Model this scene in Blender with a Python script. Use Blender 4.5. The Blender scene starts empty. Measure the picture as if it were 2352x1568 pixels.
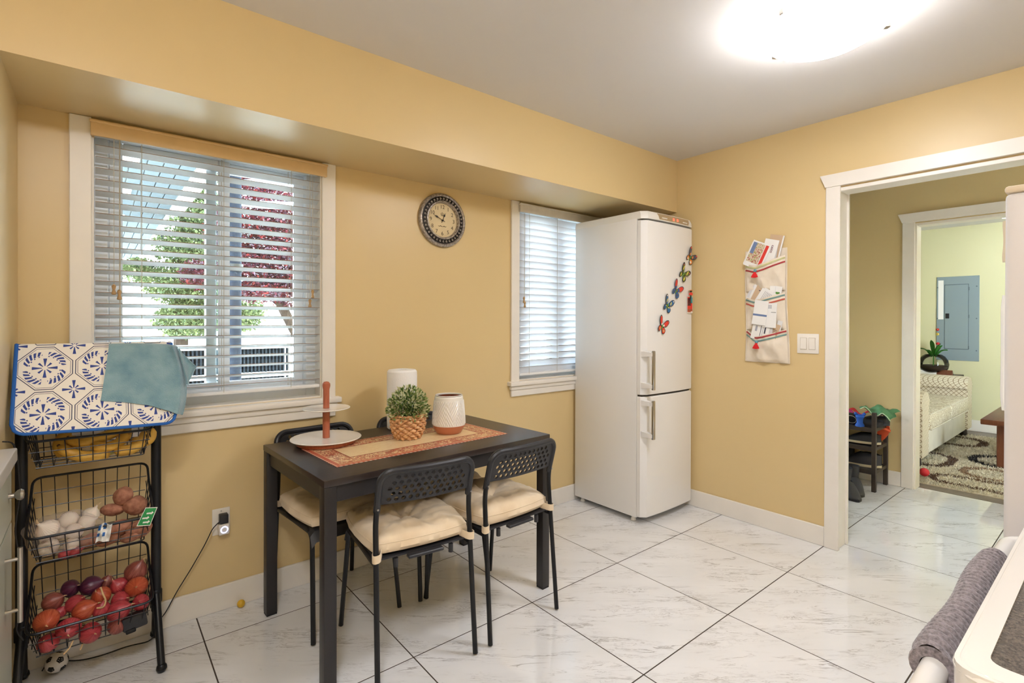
import bpy, bmesh, math, random
from mathutils import Vector, Matrix, noise
from mathutils.geometry import delaunay_2d_cdt
PI = math.pi
sc = bpy.context.scene
COL = sc.collection
random.seed(7)

# ------------------------------------------------------------------ camera
CAM = Vector((0, 0, 1.285)); YAW = 0.886139; PITCH = 0.004259; ROLL = 0.002626
FPX = 1170.473; PVY = 742.425
FWD = Vector((math.cos(YAW)*math.cos(PITCH), math.sin(YAW)*math.cos(PITCH), -math.sin(PITCH)))
_r = Vector((math.sin(YAW), -math.cos(YAW), 0)); _u = _r.cross(FWD)
RGT = _r*math.cos(ROLL) + _u*math.sin(ROLL); UPV = -_r*math.sin(ROLL) + _u*math.cos(ROLL)
cd = bpy.data.cameras.new('camera'); cam = bpy.data.objects.new('camera', cd); COL.objects.link(cam)
cam.matrix_world = Matrix(((RGT.x, UPV.x, -FWD.x, CAM.x), (RGT.y, UPV.y, -FWD.y, CAM.y), (RGT.z, UPV.z, -FWD.z, CAM.z), (0, 0, 0, 1)))
cd.sensor_fit = 'HORIZONTAL'; cd.sensor_width = 36; cd.lens = FPX/2352*36; cd.shift_y = (PVY-784)/2352
cd.clip_start = 0.02; cd.clip_end = 200
sc.camera = cam

# ------------------------------------------------------------------ world, exposure
SKY = 17.0
w = bpy.data.worlds.new('overcast_sky'); sc.world = w; w.use_nodes = True
bg = w.node_tree.nodes['Background']; bg.inputs[0].default_value = (0.80, 0.91, 1.0, 1); bg.inputs[1].default_value = SKY
vs = sc.view_settings; vs.view_transform = 'Standard'; vs.look = 'None'; vs.exposure = 0.6; vs.gamma = 1.0; vs.use_curve_mapping = False
LAMP_L = 31.0      # radiance of the ceiling lamp's frosted glass
LIVING_L = 13.0    # radiance of the living room lamp

def portal(name, loc, rot, sx, sy):
    l = bpy.data.lights.new(name, 'AREA'); l.shape = 'RECTANGLE'; l.size = sx; l.size_y = sy; l.cycles.is_portal = True
    o = bpy.data.objects.new(name, l); o.location = loc; o.rotation_euler = rot; COL.objects.link(o)
portal('daylight_portal', (0.43, 2.76, 1.49), (-PI/2, 0, 0), 0.9, 1.2)
portal('daylight_portal.001', (2.55, 2.76, 1.49), (-PI/2, 0, 0), 0.9, 1.2)
portal('daylight_portal.002', (4.2, 2.76, 1.5), (-PI/2, 0, 0), 0.8, 1.2)

cy = sc.cycles; cy.max_bounces = 6; cy.diffuse_bounces = 4; cy.glossy_bounces = 3; cy.transmission_bounces = 4; cy.transparent_max_bounces = 10
cy.caustics_reflective = False; cy.caustics_refractive = False; cy.use_adaptive_sampling = True; cy.adaptive_threshold = 0.05; cy.use_denoising = True

# ------------------------------------------------------------------ helpers
def at(u, v, ax, val):
    """point of the place seen at photo pixel (u, v), lying in the plane axis ax = val"""
    d = FWD + RGT*((u-1176)/FPX) - UPV*((v-PVY)/FPX)
    return CAM + d*((val-CAM[ax])/d[ax])

def lin(c):
    c = c/255
    return c/12.92 if c <= 0.04045 else ((c+0.055)/1.055)**2.4
def rgb(*c): return (lin(c[0]), lin(c[1]), lin(c[2]), 1)

class MB:
    def __init__(s): s.v = []; s.f = []; s.m = []; s.mi = 0
    def add(s, vs, fs):
        b = len(s.v); s.v += [tuple(p) for p in vs]; s.f += [tuple(i+b for i in f) for f in fs]; s.m += [s.mi]*len(fs); return s
    def bm(s, b):
        b.verts.index_update(); s.add([p.co[:] for p in b.verts], [[q.index for q in f.verts] for f in b.faces]); b.free(); return s
    def box(s, x0, x1, y0, y1, z0, z1, bev=0, seg=2, rz=0, c=None):
        b = bmesh.new(); bmesh.ops.create_cube(b, size=1)
        for p in b.verts: p.co = Vector(((x0+x1)/2+p.co.x*(x1-x0), (y0+y1)/2+p.co.y*(y1-y0), (z0+z1)/2+p.co.z*(z1-z0)))
        if bev: bmesh.ops.bevel(b, geom=b.edges[:]+b.verts[:], offset=bev, segments=seg, affect='EDGES', profile=0.5)
        if rz:
            cc = c or Vector(((x0+x1)/2, (y0+y1)/2, 0)); bmesh.ops.rotate(b, verts=b.verts, cent=cc, matrix=Matrix.Rotation(rz, 3, 'Z'))
        return s.bm(b)
    def tube(s, pts, r, n=8, closed=False, caps=True):
        pts = [Vector(p) for p in pts]; m = len(pts); rr = r if isinstance(r, (list, tuple)) else [r]*m
        vs = []; fs = []; prev = None
        for i, p in enumerate(pts):
            if closed: t = pts[(i+1) % m]-pts[i-1]
            else: t = pts[min(i+1, m-1)]-pts[max(i-1, 0)]
            t.normalize()
            if prev is None: a = t.orthogonal().normalized()
            else:
                a = prev-t*prev.dot(t)
                a = a.normalized() if a.length > 1e-6 else t.orthogonal().normalized()
            prev = a; bb = t.cross(a)
            for k in range(n):
                an = 2*PI*k/n; vs.append(p+(a*math.cos(an)+bb*math.sin(an))*rr[i])
        for i in range(m if closed else m-1):
            j = (i+1) % m
            for k in range(n): fs.append((i*n+k, i*n+(k+1) % n, j*n+(k+1) % n, j*n+k))
        if caps and not closed: fs += [tuple(range(n-1, -1, -1)), tuple((m-1)*n+k for k in range(n))]
        return s.add(vs, fs)
    def lathe(s, prof, n=32, c=(0, 0, 0), axis='Z', fn=None, caps=True):
        """prof: [(r, h)], bottom to top; fn(angle, i) scales the radius"""
        vs = []; fs = []; idx = []
        for i, (r, h) in enumerate(prof):
            if r < 1e-6: idx.append([len(vs)]*n); vs.append((0, 0, h))
            else:
                row = []
                for k in range(n):
                    a = 2*PI*k/n; q = r*(fn(a, i) if fn else 1); row.append(len(vs)); vs.append((q*math.cos(a), q*math.sin(a), h))
                idx.append(row)
        for i in range(len(prof)-1):
            for k in range(n):
                q = [idx[i][k], idx[i][(k+1) % n], idx[i+1][(k+1) % n], idx[i+1][k]]
                q2 = [x for j, x in enumerate(q) if x not in q[:j]]
                if len(q2) > 2: fs.append(tuple(q2))
        for e, rev in ((0, 1), (len(prof)-1, 0)):
            if caps and prof[e][0] > 1e-6: fs.append(tuple(reversed(idx[e])) if rev else tuple(idx[e]))
        if axis == 'Y': vs = [(p[0], -p[2], p[1]) for p in vs]       # h grows towards -y
        if axis == 'X': vs = [(-p[2], -p[0], p[1]) for p in vs]      # h grows towards -x
        return s.add([(p[0]+c[0], p[1]+c[1], p[2]+c[2]) for p in vs], fs)
    def plate(s, outer, holes=(), t=0.005, fn=None):
        """flat plate in the x-z plane with holes, thickness t along +y; fn maps (x, z, y)"""
        pv = [Vector(p) for p in outer]; ed = [(i, (i+1) % len(outer)) for i in range(len(outer))]; 
        def ccw(q): return sum(q[i][0]*q[(i+1) % len(q)][1]-q[(i+1) % len(q)][0]*q[i][1] for i in range(len(q))) > 0
        lp = [list(range(len(outer)))[::1 if ccw(outer) else -1]]
        for h in holes:
            b = len(pv); pv += [Vector(p) for p in h]; lp.append([b+i for i in range(len(h))][::-1 if ccw(h) else 1])
        r = delaunay_2d_cdt(pv, [], lp, 2, 1e-6)
        V2, F2 = r[0], r[2]; n = len(V2); cnt = {}
        def area(f): return sum(V2[f[i]].x*V2[f[(i+1) % len(f)]].y-V2[f[(i+1) % len(f)]].x*V2[f[i]].y for i in range(len(f)))
        F2 = [list(f) if area(f) > 0 else list(f)[::-1] for f in F2]
        for f in F2:
            for i in range(len(f)): cnt[(f[i], f[(i+1) % len(f)])] = 1
        g = fn or (lambda x, z, y: (x, y, z))
        vs = [g(p.x, p.y, 0) for p in V2]+[g(p.x, p.y, t) for p in V2]
        fs = [tuple(f) for f in F2]+[tuple(i+n for i in f[::-1]) for f in F2]
        fs += [(b, a, a+n, b+n) for (a, b) in cnt if (b, a) not in cnt]
        return s.add(vs, fs)
    def grid(s, nu, nv, fn, thick=None):
        """open sheet fn(u, v); thick: give it that depth by a second layer along the normal"""
        P = [[Vector(fn(i/nu, j/nv)) for j in range(nv+1)] for i in range(nu+1)]
        W = nv+1; vs = [p for row in P for p in row]; fs = [(i*W+j, (i+1)*W+j, (i+1)*W+j+1, i*W+j+1) for i in range(nu) for j in range(nv)]
        if thick:
            N = []
            for i in range(nu+1):
                for j in range(nv+1):
                    du = P[min(i+1, nu)][j]-P[max(i-1, 0)][j]; dv = P[i][min(j+1, nv)]-P[i][max(j-1, 0)]
                    c = du.cross(dv); N.append(c.normalized() if c.length > 1e-9 else Vector((0, 0, 1)))
            n = len(vs); vs = vs+[p-q*thick for p, q in zip(vs, N)]; fs2 = [tuple(i+n for i in f[::-1]) for f in fs]
            rim = [i*W for i in range(nu+1)]+[nu*W+j for j in range(1, nv+1)]+[i*W+nv for i in range(nu-1, -1, -1)]+[j for j in range(nv-1, 0, -1)]
            fs = fs+fs2+[(rim[(k+1) % len(rim)], rim[k], rim[k]+n, rim[(k+1) % len(rim)]+n) for k in range(len(rim))]
        return s.add(vs, fs)
    def xf(s, M, start=0):
        for i in range(start, len(s.v)): s.v[i] = tuple(M @ Vector(s.v[i]))
        return s
    def mesh(s, name, mats, smooth=35):
        me = bpy.data.meshes.new(name); me.from_pydata(s.v, [], s.f); me.update()
        for m in (mats if isinstance(mats, (list, tuple)) else [mats]): me.materials.append(m)
        if isinstance(mats, (list, tuple)) and len(mats) > 1: me.polygons.foreach_set('material_index', s.m)
        if smooth:
            me.polygons.foreach_set('use_smooth', [True]*len(me.polygons)); me.set_sharp_from_angle(angle=math.radians(smooth))
        return me
    def build(s, name, mats, parent=None, smooth=35, **props):
        return link(name, s.mesh(name, mats, smooth), parent, **props)

def link(name, me, parent=None, loc=None, rot=None, **props):
    o = bpy.data.objects.new(name, me); COL.objects.link(o)
    if parent is not None: o.parent = parent
    if loc is not None: o.location = loc
    if rot is not None: o.rotation_euler = rot
    for k, v in props.items(): o[k] = v
    return o
def thing(name, label, cat, loc=(0, 0, 0), rz=0, group=None, rot=None):
    o = link(name, None, None, loc, rot or (0, 0, rz)); o['label'] = label; o['category'] = cat; o.empty_display_size = 0.05
    if group: o['group'] = group
    return o
def tag(o, label, cat, group=None):
    o['label'] = label; o['category'] = cat
    if group: o['group'] = group
    return o
def struct(name, mb, mat, label=None, parent=None, smooth=35):
    o = mb.build(name, mat, parent, smooth)
    if parent is None: o['kind'] = 'structure'; o['label'] = label or name.replace('_', ' '); o['category'] = name.split('_')[0]
    return o
def copy_tree(o, parent=None):
    c = o.copy(); COL.objects.link(c); c.parent = parent
    for ch in o.children: copy_tree(ch, c)
    return c
def text_mesh(s, size, mat, ext=0.0005, font_shear=0):
    cu = bpy.data.curves.new('lettering', 'FONT'); cu.body = s; cu.size = size; cu.extrude = ext; cu.align_x = 'CENTER'; cu.align_y = 'CENTER'; cu.shear = font_shear
    o = bpy.data.objects.new('lettering', cu); COL.objects.link(o)
    me = bpy.data.meshes.new_from_object(o.evaluated_get(bpy.context.evaluated_depsgraph_get()))
    bpy.data.objects.remove(o); bpy.data.curves.remove(cu); me.materials.clear(); me.materials.append(mat); me.name = 'lettering'
    return me
def fillet(pts, r, n=6, closed=False):
    """round the corners of a polyline"""
    pts = [Vector(p) for p in pts]; out = []; m = len(pts)
    for i, p in enumerate(pts):
        if not closed and i in (0, m-1): out.append(p); continue
        a = pts[i-1]-p; b = pts[(i+1) % m]-p; rr = min(r, a.length*0.49, b.length*0.49)
        p0 = p+a.normalized()*rr; p1 = p+b.normalized()*rr
        for k in range(n+1):
            t = k/n; out.append(p0*(1-t)**2+p*2*t*(1-t)+p1*t*t)
    return out
def sm(a, b, x):
    t = max(0, min(1, (x-a)/(b-a))); return t*t*(3-2*t)

# ------------------------------------------------------------------ materials
MATS = {}
class NT:
    """small node tree builder"""
    def __init__(s, name):
        s.m = bpy.data.materials.new(name); s.m.use_nodes = True; s.t = s.m.node_tree; s.p = s.t.nodes['Principled BSDF']; MATS[name] = s.m
    def n(s, typ, **kw):
        x = s.t.nodes.new(typ)
        for k, v in kw.items(): setattr(x, k, v)
        return x
    def set(s, sock, v):
        if v is None: return
        if isinstance(v, bpy.types.NodeSocket): s.t.links.new(v, sock)
        else: sock.default_value = v
    def math(s, op, a, b=None, c=None, clamp=False):
        x = s.n('ShaderNodeMath', operation=op, use_clamp=clamp); s.set(x.inputs[0], a)
        if b is not None: s.set(x.inputs[1], b)
        if c is not None: s.set(x.inputs[2], c)
        return x.outputs[0]
    def mix(s, f, a, b, op='MIX'):
        x = s.n('ShaderNodeMix', data_type='RGBA', blend_type=op); s.set(x.inputs[0], f); s.set(x.inputs[6], a); s.set(x.inputs[7], b); return x.outputs[2]
    def coord(s, which='Object'): return s.n('ShaderNodeTexCoord').outputs[which]
    def sep(s, v):
        x = s.n('ShaderNodeSeparateXYZ'); s.set(x.inputs[0], v); return x.outputs
    def map(s, v, scale=(1, 1, 1), loc=(0, 0, 0), rot=(0, 0, 0)):
        x = s.n('ShaderNodeMapping'); s.set(x.inputs[0], v); x.inputs[1].default_value = loc; x.inputs[2].default_value = rot; x.inputs[3].default_value = scale; return x.outputs[0]
    def noise(s, v, scale, detail=3, rough=0.5, dist=0):
        x = s.n('ShaderNodeTexNoise'); s.set(x.inputs['Vector'], v); x.inputs['Scale'].default_value = scale; x.inputs['Detail'].default_value = detail
        x.inputs['Roughness'].default_value = rough; x.inputs['Distortion'].default_value = dist; return x.outputs[0]
    def ramp(s, f, stops, interp='LINEAR'):
        x = s.n('ShaderNodeValToRGB'); s.set(x.inputs[0], f); e = x.color_ramp.elements; x.color_ramp.interpolation = interp
        while len(e) < len(stops): e.new(0.5)
        for k, (p, c) in enumerate(stops): e[k].position = p; e[k].color = c if len(c) == 4 else (*c, 1)
        return x.outputs[0]
    def step(s, a, lo, hi):   # 1 inside [lo, hi]
        return s.math('MULTIPLY', s.math('GREATER_THAN', a, lo), s.math('LESS_THAN', a, hi))
    def bump(s, h, strength=0.2, dist=0.002):
        x = s.n('ShaderNodeBump'); x.inputs['Strength'].default_value = strength; x.inputs['Distance'].default_value = dist; s.set(x.inputs['Height'], h)
        s.t.links.new(x.outputs[0], s.p.inputs['Normal'])
    def base(s, c): s.set(s.p.inputs['Base Color'], c)
    def __setitem__(s, k, v): s.set(s.p.inputs[k], v)
def pm(name, c, rough=0.5, metal=0.0, spec=0.5, var=0.0, vscale=20, bump=0.0, bscale=200, coat=0.0, emit=None, estr=0, alpha=None, trans=0, sss=0):
    t = NT(name); col = rgb(*c) if max(c) > 1 else (*c, 1)
    t['Roughness'] = rough; t['Metallic'] = metal; t['Specular IOR Level'] = spec
    if var:
        nz = t.noise(t.coord(), vscale, 3)
        d = tuple(x*(1-var) for x in col[:3])+(1,); l = tuple(min(1, x*(1+var)) for x in col[:3])+(1,)
        t.base(t.ramp(nz, [(0.3, d), (0.7, l)]))
    else: t.base(col)
    if bump: t.bump(t.noise(t.coord(), bscale, 2), bump, 0.001)
    if coat: t['Coat Weight'] = coat; t['Coat Roughness'] = 0.1
    if emit: t['Emission Color'] = rgb(*emit); t['Emission Strength'] = estr
    if alpha is not None: t['Alpha'] = alpha
    if trans: t['Transmission Weight'] = trans
    if sss: t['Subsurface Weight'] = sss; t['Subsurface Radius'] = (0.01, 0.005, 0.003)
    return t.m

M = MATS
pm('wall_paint', (219, 194, 143), 0.36, spec=0.45, bump=0.04, bscale=350)
pm('hall_paint', (212, 190, 140), 0.5, spec=0.3, bump=0.04, bscale=350)
pm('living_paint', (216, 212, 172), 0.55, spec=0.3)
pm('ceiling_paint', (222, 220, 220), 0.7, spec=0.2, bump=0.03, bscale=300)
pm('white_trim', (236, 230, 220), 0.35, spec=0.45, var=0.02, vscale=8)
pm('grout', (70, 60, 52), 0.9)
pm('white_gloss', (240, 238, 236), 0.16, spec=0.5, coat=0.3)
pm('vinyl', (232, 236, 240), 0.35)
pm('slat_white', (236, 236, 234), 0.4, spec=0.4)
pm('dark_gap', (60, 52, 46), 0.8)
pm('cord_beige', (190, 180, 160), 0.8)
pm('steel', (190, 188, 184), 0.28, metal=1)
pm('black_metal', (26, 27, 30), 0.38, metal=0.3, spec=0.5)
pm('black_plastic', (42, 42, 46), 0.42, spec=0.45)
pm('white_plastic', (238, 232, 222), 0.35)
pm('rubber', (22, 22, 24), 0.6)
# ------------------------------------------------------------------ surface materials
def tile_material():
    t = NT('marble_tile'); oi = t.n('ShaderNodeObjectInfo'); off = t.n('ShaderNodeVectorMath', operation='SCALE')
    cmb = t.n('ShaderNodeCombineXYZ'); t.set(cmb.inputs[0], oi.outputs['Random']); t.set(cmb.inputs[1], t.math('FRACT', t.math('MULTIPLY', oi.outputs['Random'], 7.13))); t.set(off.inputs[0], cmb.outputs[0]); off.inputs[3].default_value = 40
    add = t.n('ShaderNodeVectorMath', operation='ADD'); t.set(add.inputs[0], t.coord()); t.set(add.inputs[1], off.outputs[0])
    v = t.map(add.outputs[0], rot=(0, 0, math.radians(39)))
    a = t.map(v, scale=(1.1, 7.5, 1)); n1 = t.noise(a, 2.2, 6, 0.62, 0.7)
    vein = t.math('SUBTRACT', 1.0, t.math('MULTIPLY', t.math('ABSOLUTE', t.math('SUBTRACT', n1, 0.5)), 46), clamp=True)
    b = t.map(v, scale=(2.2, 6, 1), loc=(3, 1, 0)); brk = t.ramp(t.noise(b, 1.6, 3, 0.6), [(0.49, (0, 0, 0)), (0.64, (1, 1, 1))])
    n2 = t.noise(t.map(v, scale=(2.6, 16, 1), loc=(9, 5, 0)), 2.6, 5, 0.65, 1.0)
    vein2 = t.math('MULTIPLY', t.math('SUBTRACT', 1.0, t.math('MULTIPLY', t.math('ABSOLUTE', t.math('SUBTRACT', n2, 0.5)), 40), clamp=True), t.ramp(t.noise(t.map(v, scale=(1.5, 4, 1), loc=(2, 8, 0)), 2.0, 2), [(0.5, (0, 0, 0)), (0.66, (1, 1, 1))]))
    f = t.math('MAXIMUM', t.math('MULTIPLY', vein, brk), t.math('MULTIPLY', vein2, 0.8))
    cloud = t.ramp(t.noise(t.map(v, scale=(1, 3, 1)), 2, 3), [(0.3, rgb(230, 230, 230)), (0.7, rgb(240, 240, 241))])
    t.base(t.mix(t.math('MULTIPLY', f, 0.75), cloud, rgb(142, 135, 130))); t['Roughness'] = 0.05; t['Specular IOR Level'] = 0.8
    return t.m
tile_material()
def wood_material(name, c1, c2, rough, scale=(1, 8, 8), nscale=3):
    t = NT(name); v = t.map(t.coord(), scale=scale); oi = t.n('ShaderNodeObjectInfo')
    n = t.noise(v, nscale, 6, 0.6, 1.2); t.base(t.mix(t.math('MULTIPLY', oi.outputs['Random'], 0.25), t.ramp(n, [(0.3, rgb(*c1)), (0.7, rgb(*c2))]), rgb(*c1)))
    t['Roughness'] = rough; t.bump(n, 0.1, 0.001); return t.m
wood_material('grey_plank', (104, 92, 82), (136, 122, 108), 0.4, (0.6, 9, 1))
def glass_pane(name, tint=(1, 1, 1)):
    m = bpy.data.materials.new(name); m.use_nodes = True; t = m.node_tree; t.nodes.clear(); MATS[name] = m
    o = t.nodes.new('ShaderNodeOutputMaterial'); a = t.nodes.new('ShaderNodeBsdfTransparent'); g = t.nodes.new('ShaderNodeBsdfGlossy'); x = t.nodes.new('ShaderNodeMixShader'); f = t.nodes.new('ShaderNodeFresnel')
    a.inputs[0].default_value = (*tint, 1); g.inputs['Roughness'].default_value = 0.0; f.inputs[0].default_value = 1.45
    t.links.new(f.outputs[0], x.inputs[0]); t.links.new(a.outputs[0], x.inputs[1]); t.links.new(g.outputs[0], x.inputs[2]); t.links.new(x.outputs[0], o.inputs[0])
    return m
glass_pane('window_glass', (0.93, 0.97, 0.97))
def translucent(name, c, tr=0.35, rough=0.5, alpha=1.0):
    m = bpy.data.materials.new(name); m.use_nodes = True; t = m.node_tree; MATS[name] = m; p = t.nodes['Principled BSDF']; o = t.nodes['Material Output']
    p.inputs['Base Color'].default_value = rgb(*c); p.inputs['Roughness'].default_value = rough; p.inputs['Specular IOR Level'].default_value = 0.2
    a = t.nodes.new('ShaderNodeBsdfTranslucent'); a.inputs[0].default_value = rgb(*c); x = t.nodes.new('ShaderNodeMixShader'); x.inputs[0].default_value = tr
    t.links.new(p.outputs[0], x.inputs[1]); t.links.new(a.outputs[0], x.inputs[2]); last = x
    if alpha < 1:
        y = t.nodes.new('ShaderNodeMixShader'); y.inputs[0].default_value = alpha; z = t.nodes.new('ShaderNodeBsdfTransparent'); t.links.new(z.outputs[0], y.inputs[1]); t.links.new(x.outputs[0], y.inputs[2]); last = y
    t.links.new(last.outputs[0], o.inputs[0]); return m
translucent('blind_slat', (244, 245, 245), 0.35, 0.4)
translucent('blind_slat_dense', (240, 243, 247), 0.24, 0.4)
pm('slat_edge', (150, 126, 100), 0.7)

# ------------------------------------------------------------------ room dimensions
XL, XM, XR, XR2 = -0.22, -0.81, 3.24, 3.36
YB, YB2, YR = 2.57, 2.74, -0.56
ZC, ZS, YS = 2.44, 2.07, 2.095
XH, XH2, XF = 4.88, 4.99, 8.06
W1 = (-0.012, 0.870, 0.905, 2.055); W2 = (2.150, 2.960, 0.895, 2.055); W3 = (3.8, 4.5, 0.8, 1.8)
D1 = (0.21, 1.080, 2.04); D2 = (0.235, 1.086, 2.045)

# floor: grout bed + one object per tile
GX, GY, GX0, GY0 = 0.6043, 0.6132, 0.3356, 1.1280
fl = struct('floor', MB().box(XM, XH2-0.02, YR, YB, -0.05, -0.0007), M['grout'], 'polished white marble-look tile floor with dark joints')
_cache = {}
def tile_at(x0, x1, y0, y1):
    x0, x1, y0, y1 = max(x0, XM), min(x1, XH2-0.025), max(y0, YR), min(y1, YB)
    if x1-x0 < 0.02 or y1-y0 < 0.02: return
    g = 0.0024; w, d = round(x1-x0-2*g, 4), round(y1-y0-2*g, 4)
    if (w, d) not in _cache: _cache[(w, d)] = MB().box(-w/2, w/2, -d/2, d/2, -0.008, 0, 0.0006, 1).mesh('tile', M['marble_tile'])
    link('tile', _cache[(w, d)], fl, ((x0+x1)/2, (y0+y1)/2, 0))
for i in range(-3, 9):
    for j in range(-4, 4):
        tile_at(GX0+i*GX, GX0+(i+1)*GX, GY0+j*GY, GY0+(j+1)*GY)

lf = struct('floor_living', MB().box(XH2-0.02, XF, -1.6, 2.6, -0.05, -0.004), M['dark_gap'], 'grey-brown plank floor of the living room beyond the doorway')
pw = 0.19
for i in range(17):
    x0 = XH2-0.02+i*pw; x1 = min(x0+pw-0.0015, XF)
    for j, (a, b) in enumerate((((-1.6, -0.2), (-0.2, 1.0), (1.0, 2.6)) if i % 2 else ((-1.6, 0.45), (0.45, 1.7), (1.7, 2.6)))):
        k = ('p', round(b-a, 3), round(x1-x0, 4))
        if k not in _cache: _cache[k] = MB().box(-(b-a)/2+0.001, (b-a)/2-0.001, -(x1-x0)/2, (x1-x0)/2, -0.004, 0.0, 0.0008, 1).mesh('plank', M['grey_plank'])
        link('plank', _cache[k], lf, ((x0+x1)/2, (a+b)/2, 0), (0, 0, PI/2))

# walls
def wall_x(mb, x0, x1, y0, y1, holes, z1=ZC):
    """wall along x with window holes (xa, xb, za, zb)"""
    xs = x0
    for (a, b, za, zb) in holes:
        mb.box(xs, a, y0, y1, 0, z1); mb.box(a, b, y0, y1, 0, za); mb.box(a, b, y0, y1, zb, z1); xs = b
    mb.box(xs, x1, y0, y1, 0, z1); return mb
def wall_y(mb, x0, x1, y0, y1, holes, z1=ZC):
    ys = y0
    for (a, b, zb) in holes:
        mb.box(x0, x1, ys, a, 0, z1); mb.box(x0, x1, a, b, zb, z1); ys = b
    mb.box(x0, x1, ys, y1, 0, z1); return mb
struct('wall_back', wall_x(MB(), XL-0.1, XR2, YB, YB2, [W1, W2]), M['wall_paint'], 'warm yellow-beige window wall', smooth=0)
struct('wall_right', wall_y(MB(), XR, XR2, YR, YB, [D1]), M['wall_paint'], 'warm yellow-beige wall with the doorway', smooth=0)
struct('wall_left', MB().box(XM, XL, YS, YB, 0, ZC).box(XM-0.1, XM, YR, YB, 0, ZC), M['wall_paint'], 'beige side wall beside the wire rack', smooth=0)
struct('wall_rear', MB().box(XM-0.1, XR2, YR-0.1, YR, 0, ZC), M['wall_paint'], 'beige kitchen wall behind the stove', smooth=0)
struct('wall_soffit', MB().box(XL, XR, YS, YB, ZS, ZC), M['wall_paint'], 'boxed yellow soffit above the windows', smooth=0)
struct('ceiling', MB().box(XM-0.1, XH, YR-0.1, YB2, ZC, ZC+0.1), M['ceiling_paint'], 'plain pale grey ceiling', smooth=0)
struct('wall_hall_far', wall_y(MB(), XH, XH2, -0.7, YB, [D2]), M['hall_paint'], 'olive beige hall wall with a second doorway', smooth=0)
struct('wall_hall_back', wall_x(MB(), XR2, XH2, YB, YB2, [W3]), M['hall_paint'], 'hall end wall with a window', smooth=0)
struct('wall_hall_rear', MB().box(XR2, XH2, -0.8, -0.7, 0, ZC), M['hall_paint'], 'hall end wall near the kitchen', smooth=0)
struct('wall_living_far', MB().box(XF, XF+0.1, -1.7, 2.7, 0, ZC), M['living_paint'], 'pale green living room wall behind the sofa', smooth=0)
struct('wall_living_side', MB().box(XH2, XF, 2.6, 2.7, 0, ZC), M['living_paint'], 'pale green living room side wall', smooth=0)
struct('wall_living_rear', MB().box(XH2, XF, -1.7, -1.6, 0, ZC), M['living_paint'], 'pale green living room end wall', smooth=0)
struct('ceiling_living', MB().box(XH, XF+0.1, -1.7, 2.7, ZC, ZC+0.1), M['ceiling_paint'], 'white living room ceiling', smooth=0)

# baseboards
BH = 0.112
def board(name, mb, label): struct(name, mb, M['white_trim'], label)
board('baseboard_back', MB().box(XL, XR-0.016, YB-0.015, YB, 0, BH, 0.003, 1), 'white baseboard under the windows')
board('baseboard_right', MB().box(XR-0.015, XR, 1.124, YB, 0, BH, 0.003, 1), 'white baseboard below the fabric organizer')
board('baseboard_hall', MB().box(XH-0.015, XH, 1.155, YB, 0, BH, 0.003, 1), 'white baseboard behind the shoe rack')
board('baseboard_living', MB().box(XF-0.015, XF, -1.6, 2.6, 0, 0.13, 0.003, 1), 'white baseboard of the living room')

# cased openings
def cased(name, x, xb, y0, y1, zt, label, k=0.03, cw=0.073):
    """opening in the wall x..xb between y0 and y1, trim on the kitchen side"""
    e = thing(name, label, 'doorway', (x, y0, 0)); e['kind'] = 'structure'
    def P(nm, mb): mb.xf(Matrix.Translation((-x, -y0, 0))); mb.build(nm, M['white_trim'], e)
    ct = 0.02
    P('casing', MB().box(x-ct, x, y1-k, y1-k+cw, 0, zt+0.01, 0.003, 1))
    P('casing', MB().box(x-ct, x, y0+k-cw, y0+k, 0, zt+0.01, 0.003, 1))
    hd = MB()    # flared head casing
    ya, yb = y0+k-cw, y1-k+cw
    pr = [(ya, zt+0.008), (yb, zt+0.008), (yb+0.028, zt+0.078), (ya-0.028, zt+0.078)]
    hd.add([(x-ct-0.006, p[0], p[1]) for p in pr]+[(x, p[0], p[1]) for p in pr], [(3, 2, 1, 0), (4, 5, 6, 7), (0, 1, 5, 4), (1, 2, 6, 5), (2, 3, 7, 6), (3, 0, 4, 7)])
    P('head_casing', hd)
    j = 0.02
    P('jamb', MB().box(x-0.004, xb+0.004, y1-j, y1, 0, zt, 0.002, 1)); P('jamb', MB().box(x-0.004, xb+0.004, y0, y0+j, 0, zt, 0.002, 1))
    P('head_jamb', MB().box(x-0.004, xb+0.004, y0+j, y1-j, zt-j, zt, 0.002, 1))
    P('casing', MB().box(xb, xb+ct, y1-k, y1-k+cw, 0, zt+0.01, 0.003, 1))
    P('casing', MB().box(xb, xb+ct, y0+k-cw, y0+k, 0, zt+0.01, 0.003, 1))
cased('door_1', XR, XR2, D1[0], D1[1], D1[2], 'white-trimmed doorway from kitchen to hall')
cased('door_2', XH, XH2, D2[0], D2[1], D2[2], 'white-trimmed doorway from hall to living room', 0.009, 0.078)

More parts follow.
